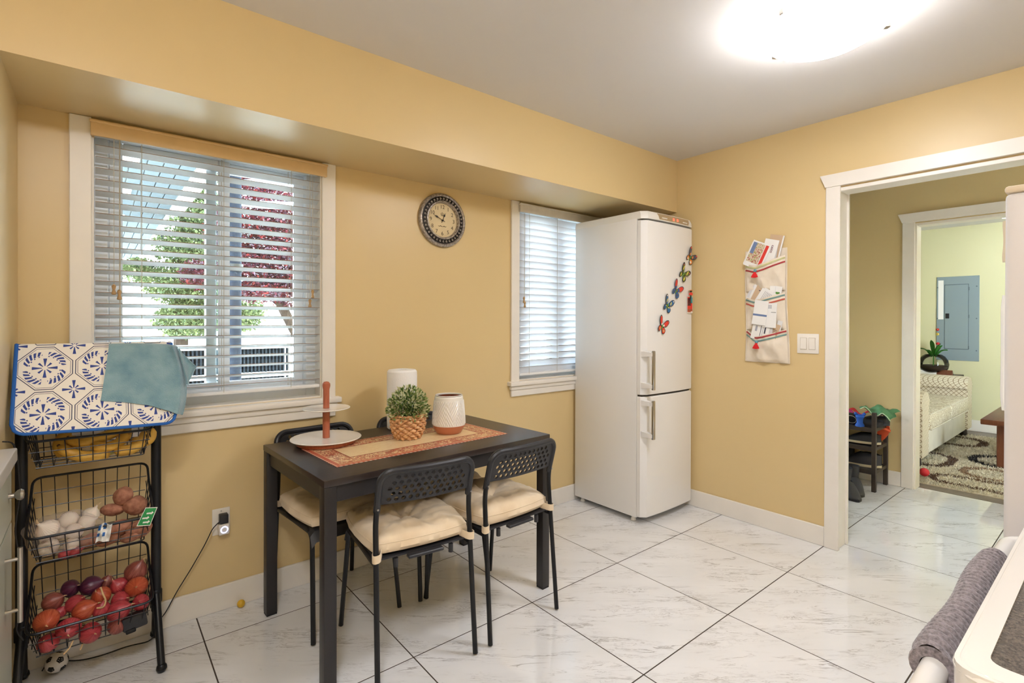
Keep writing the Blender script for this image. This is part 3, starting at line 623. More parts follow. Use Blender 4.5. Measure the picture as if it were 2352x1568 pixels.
# ------------------------------------------------------------------ chairs
BY, BZ = -0.190, 0.600; BD = Vector((0, -0.263, 0.965)); BN = Vector((0, -0.965, -0.263))
def bpt(x, s, t): return Vector((x, BY, BZ))+BD*s+BN*(t+0.014*(1-(x/0.19)**2))
HW, BL = 0.184, 0.172
def chair_meshes():
    me = {}
    out = [(-HW+0.002, 0.042), (HW-0.002, 0.042), (HW, BL-0.05)]
    out += [(HW-0.05+0.05*math.cos(a), BL-0.05+0.05*math.sin(a)) for a in [PI/2*k/8 for k in range(9)]]
    out += [(-HW+0.05+0.05*math.cos(a), BL-0.05+0.05*math.sin(a)) for a in [PI/2+PI/2*k/8 for k in range(9)]]
    out += [(-HW, BL-0.05)]
    holes = []; pitch = 0.0262
    for r in range(5):
        sz = 0.059+r*0.0212; n = 12 if r % 2 == 0 else 11
        if r == 4: n = 10
        for k in range(n):
            x = (k-(n-1)/2)*pitch+(0.0 if r < 4 else pitch*0.5*0)
            holes.append([(x+0.0086*math.cos(2*PI*q/12), sz+0.0086*math.sin(2*PI*q/12)) for q in range(12)])
    # finer outline so that the panel can curve
    o2 = []
    for i, p in enumerate(out):
        q = out[(i+1) % len(out)]; n = max(1, int(math.hypot(q[0]-p[0], q[1]-p[1])/0.03))
        o2 += [(p[0]+(q[0]-p[0])*k/n, p[1]+(q[1]-p[1])*k/n) for k in range(n)]
    me['backrest'] = MB().plate(o2, holes, t=0.007, fn=lambda x, z, y: bpt(x, z, y-0.0035)).mesh('backrest', M['black_plastic'], 40)
    path = [(-HW+0.002, 0.012)]+[(-HW+0.002, 0.06), (-HW+0.002, BL-0.052)]+[(-HW+0.052+0.05*math.cos(a), BL-0.052+0.05*math.sin(a)) for a in [PI-PI/2*k/7 for k in range(8)]]
    path += [(-0.08, BL-0.002), (0, BL-0.002), (0.08, BL-0.002)]
    path += [(HW-0.052+0.05*math.cos(a), BL-0.052+0.05*math.sin(a)) for a in [PI/2-PI/2*k/7 for k in range(8)]]+[(HW-0.002, BL-0.052), (HW-0.002, 0.06), (HW-0.002, 0.012)]
    me['back_rim'] = MB().tube([bpt(x, s, 0) for x, s in path], 0.0125, 10).mesh('back_rim', M['black_plastic'])
    for s in (-1, 1):
        me['rear_leg%d' % s] = MB().tube(fillet([(s*0.192, -0.238, 0.006), (s*0.185, BY-0.002, 0.575), bpt(s*(HW-0.002), 0.05, 0)], 0.04, 5), 0.0098, 10).mesh('leg', M['black_metal'])
        me['front_leg%d' % s] = MB().tube(fillet([(s*0.186, -0.205, 0.425), (s*0.176, 0.172, 0.428), (s*0.194, 0.228, 0.006)], 0.045, 6), 0.0098, 10).mesh('leg', M['black_metal'])
        me['screw%d' % s] = MB().lathe([(0.004, 0), (0.0035, 0.002), (0, 0.0028)], 10, (s*0.184, BY-0.0255, BZ+0.026), 'Y').mesh('screw', M['steel'])
    me['crossbar'] = MB().tube([(-0.182, -0.10, 0.418), (0.182, -0.10, 0.418)], 0.008, 8).tube([(-0.178, 0.12, 0.418), (0.178, 0.12, 0.418)], 0.008, 8).mesh('crossbar', M['black_metal'])
    st_ = MB()
    def seatfn(u, v):
        x = (u*2-1)*0.192; y = -0.195+0.395*v; z = 0.443-0.010*math.cos((u*2-1)*PI/2)*math.sin(v*PI)
        z -= 0.05*sm(0.93, 1.0, v)+0.02*sm(0.9, 1.0, abs(u*2-1)); return (x*(1-0.02*v), y, z)
    st_.grid(20, 20, seatfn, thick=0.006)
    st_.box(-0.07, 0.07, -0.217, -0.19, 0.425, 0.437, 0.003, 1)
    me['seat'] = st_.mesh('seat', M['black_plastic'])
    for s in (-1, 1): me['seat_peg%d' % s] = MB().lathe([(0.009, 0.40), (0.009, 0.432)], 10, (s*0.11, -0.19, 0)).mesh('seat_peg', M['black_plastic'])
    return me
CM = chair_meshes()
def chair(label, x, y, deg):
    e = thing('dining_chair', label, 'chair', (x, y, 0), math.radians(deg), 'chairs around the dining table')
    for k, me in CM.items(): link(me.name.split('.')[0], me, e)
    return e
chair('black perforated chair nearest the camera with its back to us', 0.966, 1.862, -6)
chair('black perforated chair at the table end nearer the fridge, back to us', 1.386, 1.856, 3)
chair('black chair against the wall behind the tiered stand', 0.842, 2.292, 184)
chair('black chair against the wall behind the paper towel roll', 1.338, 2.294, 181)

# ------------------------------------------------------------------ seat cushions
t = NT('cream_cotton'); t.base(t.ramp(t.noise(t.coord(), 9, 4), [(0.3, rgb(222, 200, 168)), (0.7, rgb(236, 218, 190))])); t['Roughness'] = 0.9; t['Sheen Weight'] = 0.2; t.bump(t.noise(t.coord(), 700, 2), 0.25, 0.001)
def cushion(label, x, y, deg, seed):
    e = thing('seat_cushion', label, 'cushion', (x, y, 0.452), math.radians(deg), 'tufted cushions on the dining chairs')
    a, b = 0.2, 0.198; N = 44; mb = MB(); off = Vector((seed*3.7, seed*1.3, 0))
    def shape(u, v):   # rounded square
        k = 0.09; s = 1-k*(u*u*v*v); return u*a*s, v*b*s
    def top(uu, vv):
        u, v = uu*2-1, vv*2-1; px, py = shape(u, v); r = math.hypot(px, py); th = math.atan2(py, px)
        puff = (max(0, 1-abs(u)**5)*max(0, 1-abs(v)**5))**0.5
        h = 0.038+0.036*puff
        tuft = 0.03*math.exp(-(r/0.02)**2)+0.032*math.exp(-(r/0.075)**2)
        crease = 0.032*math.exp(-((r-0.05)/0.07)**2)*(abs(math.sin(3.0*th+seed))**0.6-0.7)-0.008*math.exp(-(min(abs(px), abs(py))/0.012)**2)*sm(0.02, 0.06, r)*sm(0.2, 0.12, r)
        wr = 0.012*noise.noise(Vector((px*15, py*15, 0))+off)+0.006*noise.noise(Vector((px*45, py*45, 3))+off)
        return (px, py, h-tuft+crease*0.8+wr*puff)
    def bot(uu, vv):
        u, v = uu*2-1, vv*2-1; px, py = shape(u*0.97, v*0.97); return (px, py, 0.0)
    W = N+1; P = [top(i/N, j/N) for i in range(W) for j in range(W)]; Q = [bot(i/N, j/N) for i in range(W) for j in range(W)]
    n = len(P); fs = [(i*W+j, (i+1)*W+j, (i+1)*W+j+1, i*W+j+1) for i in range(N) for j in range(N)]
    rim = [i*W for i in range(W)]+[N*W+j for j in range(1, W)]+[i*W+N for i in range(N-1, -1, -1)]+[j for j in range(N-1, 0, -1)]
    mid = []
    for k in rim:
        p = Vector(P[k]); q = Vector(Q[k]); m = (p+q)/2; d = Vector((m.x, m.y, 0)).normalized(); mid.append(m+d*(0.008+0.003*noise.noise(m*25+off))-Vector((0, 0, 0.004)))
    m = len(rim); fs += [tuple(i+n for i in f[::-1]) for f in fs]
    for k in range(m):
        k2 = (k+1) % m; fs.append((rim[k2], rim[k], 2*n+k, 2*n+k2)); fs.append((2*n+k2, 2*n+k, rim[k]+n, rim[k2]+n))
    mb.add(P+Q+mid, fs); mb.build('pad', M['cream_cotton'], e, 45)
    MB().tube([Vector(P[k])*1.0+Vector((0, 0, -0.001)) for k in rim], 0.0022, 5, closed=True).build('piping', M['cream_cotton'], e)
    MB().lathe([(0, -0.002), (0.008, 0), (0.006, 0.004), (0, 0.005)], 12, (0, 0, 0.02)).build('tuft_button', M['cream_cotton'], e)
    for s in (-1, 1):
        cx, cy = s*0.187, -0.204; band = MB()
        pts = [(s*0.155, -0.175, 0.008), (cx-s*0.012, cy-0.014, 0.0), (cx+s*0.013, cy-0.013, -0.002), (cx+s*0.014, cy+0.01, 0.0), (s*0.160, -0.155, 0.008)]
        fp = fillet(pts, 0.012, 4)
        band.grid(len(fp)-1, 1, lambda u, v, fp=fp: fp[min(len(fp)-1, int(round(u*(len(fp)-1))))]+Vector((0, 0, 0.014-0.028*v)), thick=0.002)
        band.build('tie', M['cream_cotton'], e)
    return e
cushion('beige tufted cushion on the chair nearest the camera', 0.968, 1.866, -6, 1)
cushion('beige tufted cushion on the chair at the table end nearer the fridge', 1.386, 1.860, 3, 2)
cushion('beige tufted cushion on the wall-side chair behind the table leg', 0.842, 2.288, 184, 3)
cushion('beige tufted cushion on the wall-side chair farthest along the table', 1.338, 2.290, 181, 4)

# ------------------------------------------------------------------ things on the table
def on_table(u, v, z=0.7425): return at(u, v, 2, z)
t = NT('runner_print'); c = t.sep(t.coord()); ax = t.math('ABSOLUTE', c[0]); ay = t.math('ABSOLUTE', c[1])
d = t.math('MINIMUM', t.math('SUBTRACT', 0.425, ax), t.math('SUBTRACT', 0.178, ay))     # distance from the edge
red = rgb(186, 84, 58); cream = rgb(232, 206, 160); dark = rgb(150, 62, 44)
vo = t.n('ShaderNodeTexVoronoi', feature='DISTANCE_TO_EDGE'); t.set(vo.inputs['Vector'], t.map(t.coord(), scale=(1, 1, 0))); vo.inputs['Scale'].default_value = 26
wv = t.noise(t.map(t.coord(), scale=(1, 1, 0)), 22, 2, 0.5, 3.0)
sw = t.math('LESS_THAN', t.math('ABSOLUTE', t.math('SUBTRACT', wv, 0.5)), 0.045)
orn = t.mix(sw, t.mix(t.step(t.noise(t.map(t.coord(), scale=(1, 1, 0)), 60, 1), 0.56, 0.62), rgb(176, 74, 50), rgb(140, 110, 84)), cream)
ln = t.step(t.math('FRACT', t.math('MULTIPLY', c[1], 60)), 0.0, 0.32); txt = t.math('MULTIPLY', ln, t.math('GREATER_THAN', t.noise(t.map(t.coord(), scale=(1, 3, 0)), 40, 2), 0.5))
mid = t.mix(t.math('MULTIPLY', txt, 0.5), cream, rgb(214, 160, 100))
col = t.mix(t.math('GREATER_THAN', d, 0.090), orn, dark); col = t.mix(t.math('GREATER_THAN', d, 0.098), col, mid)
col = t.mix(t.math('LESS_THAN', d, 0.022), col, red); col = t.mix(t.step(d, 0.022, 0.0245), col, cream); col = t.mix(t.math('LESS_THAN', d, 0.006), col, t.mix(t.step(t.math('FRACT', t.math('MULTIPLY', t.math('ADD', c[0], c[1]), 50)), 0, 0.5), rgb(226, 200, 180), red))
t.base(col); t['Roughness'] = 0.35; t['Coat Weight'] = 0.2
tag(MB().box(-0.425, 0.425, -0.178, 0.178, 0, 0.0015).build('table_runner', M['runner_print'], None, 0, ), 'red and cream patterned plastic runner along the tabletop', 'runner')
rn = bpy.data.objects['table_runner']; rn.location = (1.108, 2.078, 0.7402); rn.rotation_euler = (0, 0, TR+0.01)

pm('ceramic_white', (240, 236, 228), 0.12, coat=0.3)
wood_material('copper_wood', (164, 88, 62), (190, 112, 82), 0.4, (14, 14, 2), 6)
pm('copper', (200, 118, 84), 0.25, metal=0.85)
sp_ = Vector((0.793, 2.276, 0.742))
e = thing('tiered_stand', 'two-tier white plate stand with a copper-brown wooden post', 'serving stand', sp_)
MB().lathe([(0.118, 0), (0.125, 0.002), (0.125, 0.014), (0.12, 0.016)], 48).build('wooden_base', M['copper_wood'], e)
MB().lathe([(0.09, 0.0165), (0.13, 0.019), (0.149, 0.022), (0.1505, 0.0245), (0.148, 0.0265), (0.12, 0.0245), (0, 0.0235)], 56).build('plate', M['ceramic_white'], e)
MB().lathe([(0.015, 0.0236), (0.0155, 0.13), (0.0155, 0.146)], 20).build('post', M['copper_wood'], e)
MB().lathe([(0.03, 0.1462), (0.085, 0.150), (0.101, 0.154), (0.102, 0.156), (0.1, 0.158), (0.08, 0.155), (0, 0.1545)], 48).build('plate', M['ceramic_white'], e)
MB().lathe([(0.0135, 0.155), (0.0135, 0.238), (0.015, 0.244), (0.0172, 0.254), (0.0165, 0.264), (0.010, 0.2715), (0, 0.274)], 20).build('finial', M['copper_wood'], e)

t = NT('paper_towel'); t.base(rgb(244, 242, 240)); t['Roughness'] = 0.95; vo = t.n('ShaderNodeTexVoronoi'); t.set(vo.inputs['Vector'], t.coord()); vo.inputs['Scale'].default_value = 120; t.bump(vo.outputs['Distance'], 0.35, 0.002)
pp = Vector((1.212, 2.372, 0.740))
e = thing('paper_towel_roll', 'full white paper towel roll standing on the table', 'paper towel', pp)
prof = [(0.021, 0.004), (0.070, 0.0), (0.0745, 0.004), (0.0755, 0.05), (0.0755, 0.27), (0.0745, 0.288), (0.068, 0.296), (0.045, 0.299), (0.023, 0.298)]
MB().lathe(prof+[(0.021, 0.29), (0.021, 0.004)], 48, caps=False).build('sheets', M['paper_towel'], e)
MB().lathe([(0.0205, 0.02), (0.0205, 0.294), (0.018, 0.294), (0.018, 0.02), (0.0205, 0.02)], 24, caps=False).build('cardboard_core', pm('cardboard', (120, 92, 66), 0.9), e)

# potted plant in a woven basket
bp_ = Vector((1.123, 2.138, 0.7425))
e = thing('potted_plant', 'small bushy green plant in a woven straw pot on the table', 'plant', bp_)
t = NT('straw'); t.base(t.ramp(t.noise(t.map(t.coord(), scale=(1, 1, 3)), 60, 4), [(0.3, rgb(190, 130, 88)), (0.55, rgb(226, 176, 126)), (0.75, rgb(238, 206, 164))])); t['Roughness'] = 0.7
prof = lambda h: 0.050+0.024*math.sin(min(1, h/0.075)*PI/2)-0.003*max(0, (h-0.08)/0.04)
rows = 9
for r in range(rows):
    h = 0.007+0.0125*r; mb = MB(); pts = []; n = 96; ph = (r % 2)*PI
    for k in range(n):
        a = 2*PI*k/n; q = prof(h)+0.0045*math.sin(a*12+ph); pts.append((q*math.cos(a), q*math.sin(a), h+0.0035*math.sin(a*24)*0.5))
    mb.tube(pts, [0.0062+0.0018*math.sin(2*PI*k/n*12+ph) for k in range(n)], 6, closed=True); mb.build('woven_strand', M['straw'], e)
MB().lathe([(0.049, 0), (0.05, 0.003), (0.068, 0.07), (0.068, 0.108), (0.064, 0.108), (0.05, 0.09), (0, 0.09)], 32).build('pot_lining', M['straw'], e)
MB().lathe([(0, 0.094), (0.045, 0.096), (0.066, 0.098)][::-1], 24).build('soil', pm('soil', (60, 44, 34), 0.95), e)
def leafy(count, cen, rad, lsz, rnd, squash=0.8, zmin=0.0):
    mbs = [MB(), MB(), MB()]
    for k in range(count):
        while True:
            d = Vector((rnd.gauss(0, 1), rnd.gauss(0, 1), abs(rnd.gauss(0, 1))*0.9-0.25)).normalized()
            if d.z > -0.35: break
        R_ = rad*(0.55+0.45*rnd.random()**0.5); p = cen+Vector((d.x*R_, d.y*R_, d.z*R_*squash*1.25))
        ax = (d+Vector((rnd.gauss(0, .5), rnd.gauss(0, .5), rnd.gauss(0.2, .5)))).normalized(); sd = ax.cross(Vector((rnd.gauss(0, 1), rnd.gauss(0, 1), rnd.gauss(0, 1)))).normalized(); nn = ax.cross(sd)
        L = lsz*rnd.uniform(0.7, 1.25); w_ = L*0.26
        m = mbs[rnd.choice((0, 1, 1, 2, 2))]
        m.add([p, p+ax*L*0.45+sd*w_+nn*L*0.06, p+ax*L, p+ax*L*0.45-sd*w_+nn*L*0.06, p+ax*L*0.5-nn*L*0.03], [(0, 1, 4), (1, 2, 4), (2, 3, 4), (3, 0, 4)])
    return mbs
translucent('leaf_green', (84, 112, 56), 0.25); translucent('leaf_mid', (140, 160, 96), 0.25); translucent('leaf_pale', (222, 222, 178), 0.25)
rnd = random.Random(3)
for mb, mt in zip(leafy(1500, Vector((0.0, 0, 0.128)), 0.092, 0.017, rnd, 0.95), ('leaf_green', 'leaf_mid', 'leaf_pale')): o = mb.build('foliage', M[mt], e, 0); o['kind'] = 'stuff'
sm_ = MB()
for k in range(60):
    a = rnd.uniform(0, 2*PI); r = rnd.uniform(0.2, 1)**0.5; el = rnd.uniform(0.1, 1.4); q = Vector((0.085*math.cos(a)*math.cos(el), 0.085*math.sin(a)*math.cos(el), 0.125+0.095*math.sin(el)))
    sm_.tube([(0.03*r*math.cos(a), 0.03*r*math.sin(a), 0.09), q*0.6+Vector((0, 0, 0.055)), q], 0.0011, 4)
o = sm_.build('stems', M['leaf_green'], e); o['kind'] = 'stuff'

# ribbed ceramic planter
vp = Vector((1.333, 2.118, 0.7425))
e = thing('ceramic_planter', 'white chevron-ribbed ceramic planter with a copper base', 'planter', vp)
nA, nH = 360, 44; mb = MB(); prof = []
for j in range(nH+1):
    h = 0.040+0.140*j/nH; tt = j/nH; prof.append((0.0795-0.0115*tt**1.3-(0.004*(1-math.sqrt(max(0, 1-((tt-0.95)/0.05)**2))) if tt > 0.95 else 0), h))
vs = []
for j, (r, h) in enumerate(prof):
    for k in range(nA):
        a = 2*PI*k/nA; tt = (h-0.040)/0.140; w_ = 6
        f = (a*w_/(2*PI)+0.2) % 1; tri = abs(f*2-1)
        rib = 0.0
        if 0.03 < tt < 0.86:
            edge = tri*0.9
            q = tt*6.4+(f if tt < edge else -f)*7.6
            rib = max(0, math.sin(2*PI*q))*0.0030
        vs.append(((r+rib)*math.cos(a), (r+rib)*math.sin(a), h))
fs = [(j*nA+k, j*nA+(k+1) % nA, (j+1)*nA+(k+1) % nA, (j+1)*nA+k) for j in range(nH) for k in range(nA)]
mb.add(vs, fs); mb.build('ribbed_body', M['ceramic_white'], e, 60)
MB().lathe([(0.056, 0), (0.060, 0.002), (0.070, 0.018), (0.0795, 0.040), (0.076, 0.041)], 64).build('copper_base', pm('copper_glaze', (196, 122, 88), 0.3, spec=0.5), e)
MB().lathe([(0.0635, 0.181), (0.067, 0.1835), (0.064, 0.1855), (0.060, 0.183), (0.060, 0.178)], 64, caps=False).build('rim', M['ceramic_white'], e)
MB().lathe([(0.0605, 0.184), (0.062, 0.12), (0.06, 0.05), (0, 0.045)], 48, caps=False).build('copper_lining', M['copper'], e)
# blue clip behind the planter
pb = Vector((1.423, 2.27, 0.742))
e = thing('plastic_peg', 'small bright blue plastic peg behind the planter', 'peg', pb, 0.5)
MB().box(-0.045, 0.045, -0.009, 0.009, 0, 0.02, 0.006, 3).build('peg_body', pm('peg_blue', (40, 140, 190), 0.3), e)
MB().box(0.02, 0.05, -0.010, 0.010, 0.004, 0.022, 0.005, 2).build('peg_tip', M['peg_blue'], e)
# ------------------------------------------------------------------ three-basket wire rack
pm('rack_black', (24, 26, 30), 0.35, metal=0.2, spec=0.5)
PXL, PXR, PY = -0.196, 0.179, 2.385
rk = thing('wire_rack', 'black metal rack with three wire baskets of produce beside the wall', 'rack', ((PXL+PXR)/2, PY, 0))
RO = Vector(((PXL+PXR)/2, PY, 0))
def RP(nm, mb, mat='rack_black', par=None): mb.xf(Matrix.Translation(-RO)); return mb.build(nm, M[mat], par or rk)
for px in (PXL, PXR):
    s = 1 if px > 0 else -1
    po = RP('post', MB().tube([(px, PY, 0.17), (px, PY, 1.178)], 0.0165, 14)); RP('post_cap', MB().lathe([(0.0165, 1.178), (0.014, 1.184), (0, 1.187)], 14, (px, PY, 0)), par=po)
    for (fy, nm) in ((2.247, 'foot'), (2.512, 'foot')):
        f = RP(nm, MB().tube([(px, PY+(0.012 if fy > PY else -0.012), 0.235), (px+s*0.006, fy, 0.014)], 0.0125, 12)); RP('ball_tip', MB().lathe([(0, 0), (0.012, 0.003), (0.0175, 0.013), (0.016, 0.024), (0.011, 0.03)], 14, (px+s*0.006, fy, 0)), par=f)
    RP('collar', MB().lathe([(0.02, 0.20), (0.02, 0.245), (0.017, 0.25)], 14, (px, PY, 0)))
RP('crossbar', MB().tube([(PXL, PY, 1.165), (PXR, PY, 1.165)], 0.008, 10))
RP('crossbar', MB().tube([(PXL, PY, 0.225), (PXR, PY, 0.225)], 0.006, 8))
def basket(zf, zb, zm):
    xc = (PXL+PXR)/2; w, wb = 0.168, 0.145; yf, ybk, yfb, ybb = 2.243, 2.476, 2.283, 2.458
    rimp = [(xc-w, yf, zf), (xc+w, yf, zf), (xc+w, PY+0.01, zf+(zb-zf)*0.45), (xc+w-0.003, ybk, zb), (xc-w+0.003, ybk, zb), (xc-w, PY+0.01, zf+(zb-zf)*0.45)]
    b = RP('basket', MB().tube(fillet(rimp, 0.03, 5, True), 0.0042, 8, closed=True))
    def wire(pts, r=0.0016): RP('wire', MB().tube(pts, r, 5), par=b)
    def rimz(y): 
        a = PY+0.01
        return zf+(zb-zf)*0.45*(y-yf)/(a-yf) if y < a else zf+(zb-zf)*(0.45+0.55*(y-a)/(ybk-a))
    for k in range(9):
        t = k/8*2-1; x = t*w*0.86; xb = t*wb*0.93
        wire(fillet([(xc+x, yf, zf), (xc+xb, yfb, zm), (xc+xb, ybb, zm), (xc+x, ybk, zb)], 0.012, 3))
    wire(fillet([(xc-wb, yfb, zm), (xc+wb, yfb, zm), (xc+wb, ybb, zm), (xc-wb, ybb, zm)], 0.02, 3)+[Vector((xc-wb+0.01, yfb, zm))], 0.0022)
    for f in (0.4, 0.72):   # front and back rows
        wire([(xc-w+(w-wb)*f, yf+(yfb-yf)*f, zf+(zm-zf)*f), (xc+w-(w-wb)*f, yf+(yfb-yf)*f, zf+(zm-zf)*f)])
    for f in (0.22, 0.44, 0.66, 0.86):
        wire([(xc-w+(w-wb)*f, ybk+(ybb-ybk)*f, zb+(zm-zb)*f), (xc+w-(w-wb)*f, ybk+(ybb-ybk)*f, zb+(zm-zb)*f)])
    for y in (2.325, 2.37, 2.415): wire([(xc-wb, y, zm), (xc+wb, y, zm)])
    for s in (-1, 1):
        for k in range(1, 7):
            f = k/7; y = yf+(ybk-yf)*f; yb_ = yfb+(ybb-yfb)*f; wire([(xc+s*w, y, rimz(y)), (xc+s*wb, yb_, zm)])
        for f in (0.3, 0.6): wire([(xc+s*(w-(w-wb)*f), yf+(yfb-yf)*f, rimz(yf)+(zm-zf)*f), (xc+s*(w-(w-wb)*f), ybk+(ybb-ybk)*f, zb+(zm-zb)*f)])
        RP('hook', MB().tube(fillet([(xc+s*w, PY+0.01, zf+(zb-zf)*0.45), (xc+s*(w+0.012), PY, zf+(zb-zf)*0.45+0.02), ((PXR if s > 0 else PXL)-s*0.01, PY, zf+(zb-zf)*0.45+0.005)], 0.008, 3), 0.004, 6), par=b)
basket(0.892, 1.035, 0.797); basket(0.578, 0.722, 0.484); basket(0.270, 0.412, 0.176)

# ------------------------------------------------------------------ printed drying mat over the rack
MS = 0.57; MZ, MY = 1.196, 2.366
def maty(z): return MY-(MZ-z)*MS
def onmat(u, v, off=0.0):
    d = FWD+RGT*((u-1176)/FPX)-UPV*((v-PVY)/FPX)
    tt = (MY-off-MS*MZ+MS*CAM.z-CAM.y)/(d.y-MS*d.z); return CAM+d*tt
c0 = onmat(103, 845); CW, CH = 0.150, 0.1445
t = NT('mat_print'); c = t.sep(t.coord())
X = t.math('DIVIDE', t.math('SUBTRACT', c[0], c0.x), CW); Z = t.math('DIVIDE', t.math('SUBTRACT', c[2], c0.z), CH)
def cell(off):
    x = t.math('SUBTRACT', t.math('FRACT', t.math('ADD', X, off+10)), 0.5); z = t.math('SUBTRACT', t.math('FRACT', t.math('ADD', Z, off+10)), 0.5)
    return x, z, t.math('SQRT', t.math('ADD', t.math('MULTIPLY', x, x), t.math('MULTIPLY', z, z))), t.math('ARCTAN2', z, x)
def star(r, a, n, r0, r1, w0, ph=0.0):   # n petals widening outwards
    s = 2*PI/n; q = t.math('SUBTRACT', t.math('MODULO', t.math('ADD', a, 20*s+s/2+ph), s), s/2); lat = t.math('ABSOLUTE', t.math('MULTIPLY', r, t.math('SINE', q)))
    wid = t.math('MULTIPLY', t.math('SUBTRACT', r, r0), w0)
    return t.math('MULTIPLY', t.step(r, r0, r1), t.math('LESS_THAN', lat, t.math('ADD', wid, 0.006)))
x, z, r, a = cell(0.5)
ax_, az_ = t.math('ABSOLUTE', x), t.math('ABSOLUTE', z); oc = t.math('MAXIMUM', t.math('MAXIMUM', ax_, az_), t.math('MULTIPLY', t.math('ADD', ax_, az_), 0.76))
line = t.math('MAXIMUM', t.step(oc, 0.466, 0.482), t.step(oc, 0.432, 0.440))
blue = t.math('MAXIMUM', star(r, a, 4, 0.045, 0.215, 0.16), star(r, a, 4, 0.045, 0.15, 0.16, PI/4))
sw = t.math('SUBTRACT', t.math('MODULO', t.math('ADD', a, 4*PI+PI/4), PI/2), PI/4)     # angle from the diagonals of four
sw = t.math('SUBTRACT', t.math('MODULO', t.math('ADD', a, 4*PI), PI/2), PI/4)
arc = t.math('MULTIPLY', t.math('LESS_THAN', t.math('ABSOLUTE', sw), 0.62), 1.0)
lob = t.math('GREATER_THAN', t.math('SINE', t.math('ADD', t.math('MULTIPLY', a, 26), t.math('MULTIPLY', r, 46))), -0.25)
leafs = t.math('MULTIPLY', t.math('MULTIPLY', arc, lob), t.step(r, 0.285, t.math('SUBTRACT', 0.395, t.math('MULTIPLY', t.math('ABSOLUTE', sw), 0.05))))
dots = t.math('MULTIPLY', t.math('GREATER_THAN', t.math('SINE', t.math('MULTIPLY', a, 20)), 0.55), t.math('MULTIPLY', t.step(r, 0.255, 0.278), arc))
blue = t.math('MAXIMUM', blue, t.math('MAXIMUM', leafs, dots))
x2, z2, r2, a2 = cell(0.0)
blue = t.math('MAXIMUM', blue, t.math('MULTIPLY', t.math('MAXIMUM', star(r2, a2, 4, 0.03, 0.20, 0.15), star(r2, a2, 4, 0.03, 0.11, 0.16, PI/4)), t.math('GREATER_THAN', oc, 0.485)))
cl_ = t.mix(blue, rgb(236, 230, 220), rgb(54, 72, 142)); cl_ = t.mix(line, cl_, rgb(48, 56, 88)); t.base(cl_); t['Roughness'] = 0.9; t['Sheen Weight'] = 0.1
pm('mat_binding', (34, 96, 176), 0.8)
ml = thing('drying_mat', 'white dish drying mat with blue tile print over the rack', 'mat', (0, 0, 0))
mx0, mx1, zb0, zb1 = -0.206, 0.226, 0.926, 0.913
LF = (MZ-zb0)/math.cos(math.atan(MS)); 
def matfn(u, v, grow=0.0):
    # v 0 front bottom .. 1 back bottom
    s = v*(0.285+0.02+0.16); x = mx0+(mx1-mx0)*u
    R_ = 0.035; edge = min(u, 1-u)*(mx1-mx0)
    zb = zb0+(zb1-zb0)*u; Lf = (MZ-zb)*math.sqrt(1+MS*MS)
    s0 = 0.0 if edge >= R_ else R_-math.sqrt(max(0, R_*R_-(R_-edge)**2))
    Ltot = Lf+0.02+0.16; s = s0+(Ltot-s0)*v
    wav = 0.003*math.sin(u*7+1)*(1-v)
    if s <= Lf: f = s/Lf; z = zb+(MZ-zb)*f; return Vector((x, maty(z)-0.006*(1-f)*math.sin(u*PI)+wav-grow, z+grow*0.5))
    q = (s-Lf)
    if q < 0.02: f = q/0.02*PI; return Vector((x, MY+0.012-0.012*math.cos(f), MZ+0.008*math.sin(f)+grow*0.5))
    return Vector((x, MY+0.024+0.02*(q-0.02), MZ-(q-0.02)))
MB().grid(48, 60, matfn, thick=0.006).build('cloth', M['mat_print'], ml)
bd = [matfn(0.0, v/40*0.62) for v in range(40, 0, -1)]+[matfn(u/60, 0.0) for u in range(61)]+[matfn(1.0, v/40*0.62) for v in range(1, 41)]
MB().tube([p+Vector((0, -0.002, 0)) for p in bd], 0.0052, 8).build('binding', M['mat_binding'], ml)

# teal towel on the mat
t = NT('teal_terry'); nz = t.noise(t.coord(), 240, 3); t.base(t.ramp(t.noise(t.coord(), 14, 4), [(0.3, rgb(104, 144, 160)), (0.7, rgb(144, 176, 184))])); t['Roughness'] = 1.0; t['Sheen Weight'] = 0.5; t.bump(nz, 0.9, 0.004)
tt_ = thing('hand_towel', 'teal terry towel folded over the patterned drying mat', 'towel', (0, 0, 0))
topr = [(250, 796), (296, 795), (345, 795), (385, 797), (411, 802)]; botr = [(231, 920), (285, 923), (340, 930), (388, 943), (424, 957)]
midr = [(241, 858), (292, 860), (345, 862), (392, 866), (432, 880)]
def lerp_row(row, u):
    k = min(len(row)-2, int(u*(len(row)-1))); f = u*(len(row)-1)-k; return row[k][0]*(1-f)+row[k+1][0]*f, row[k][1]*(1-f)+row[k+1][1]*f
def towel2(u, v):
    # v 0 bottom, 0.8 top fold, 1 behind
    if v <= 0.8:
        f = v/0.8; A, Bm, T = lerp_row(botr, u), lerp_row(midr, u), lerp_row(topr, u)
        g = [(1-f)*(1-2*f), 4*f*(1-f), f*(2*f-1)]; uu, vv = (sum(w_*q[k] for w_, q in zip(g, (A, Bm, T))) for k in (0, 1))
        fold = 0.010*math.exp(-((u-0.9-0.05*math.sin(f*4))/0.06)**2)
        p = onmat(uu, vv, 0.011+fold+0.004*noise.noise(Vector((u*5, f*4, 2)))); 
        p.y += 0.05*sm(0.86, 1.0, u)*(1-0.3*f)
        return p
    p = towel2(u, 0.8); q = (v-0.8)/0.2
    return p+Vector((0, 0.012*q+0.045*sm(0, .5, q), 0.012*math.sin(min(1, q*2)*PI)*1.0-0.05*max(0, q-0.4)))
MB().grid(56, 56, towel2, thick=0.004).build('terry_sheet', M['teal_terry'], tt_)
fc = [(409, 801), (452, 842), (445, 862), (432, 884)]
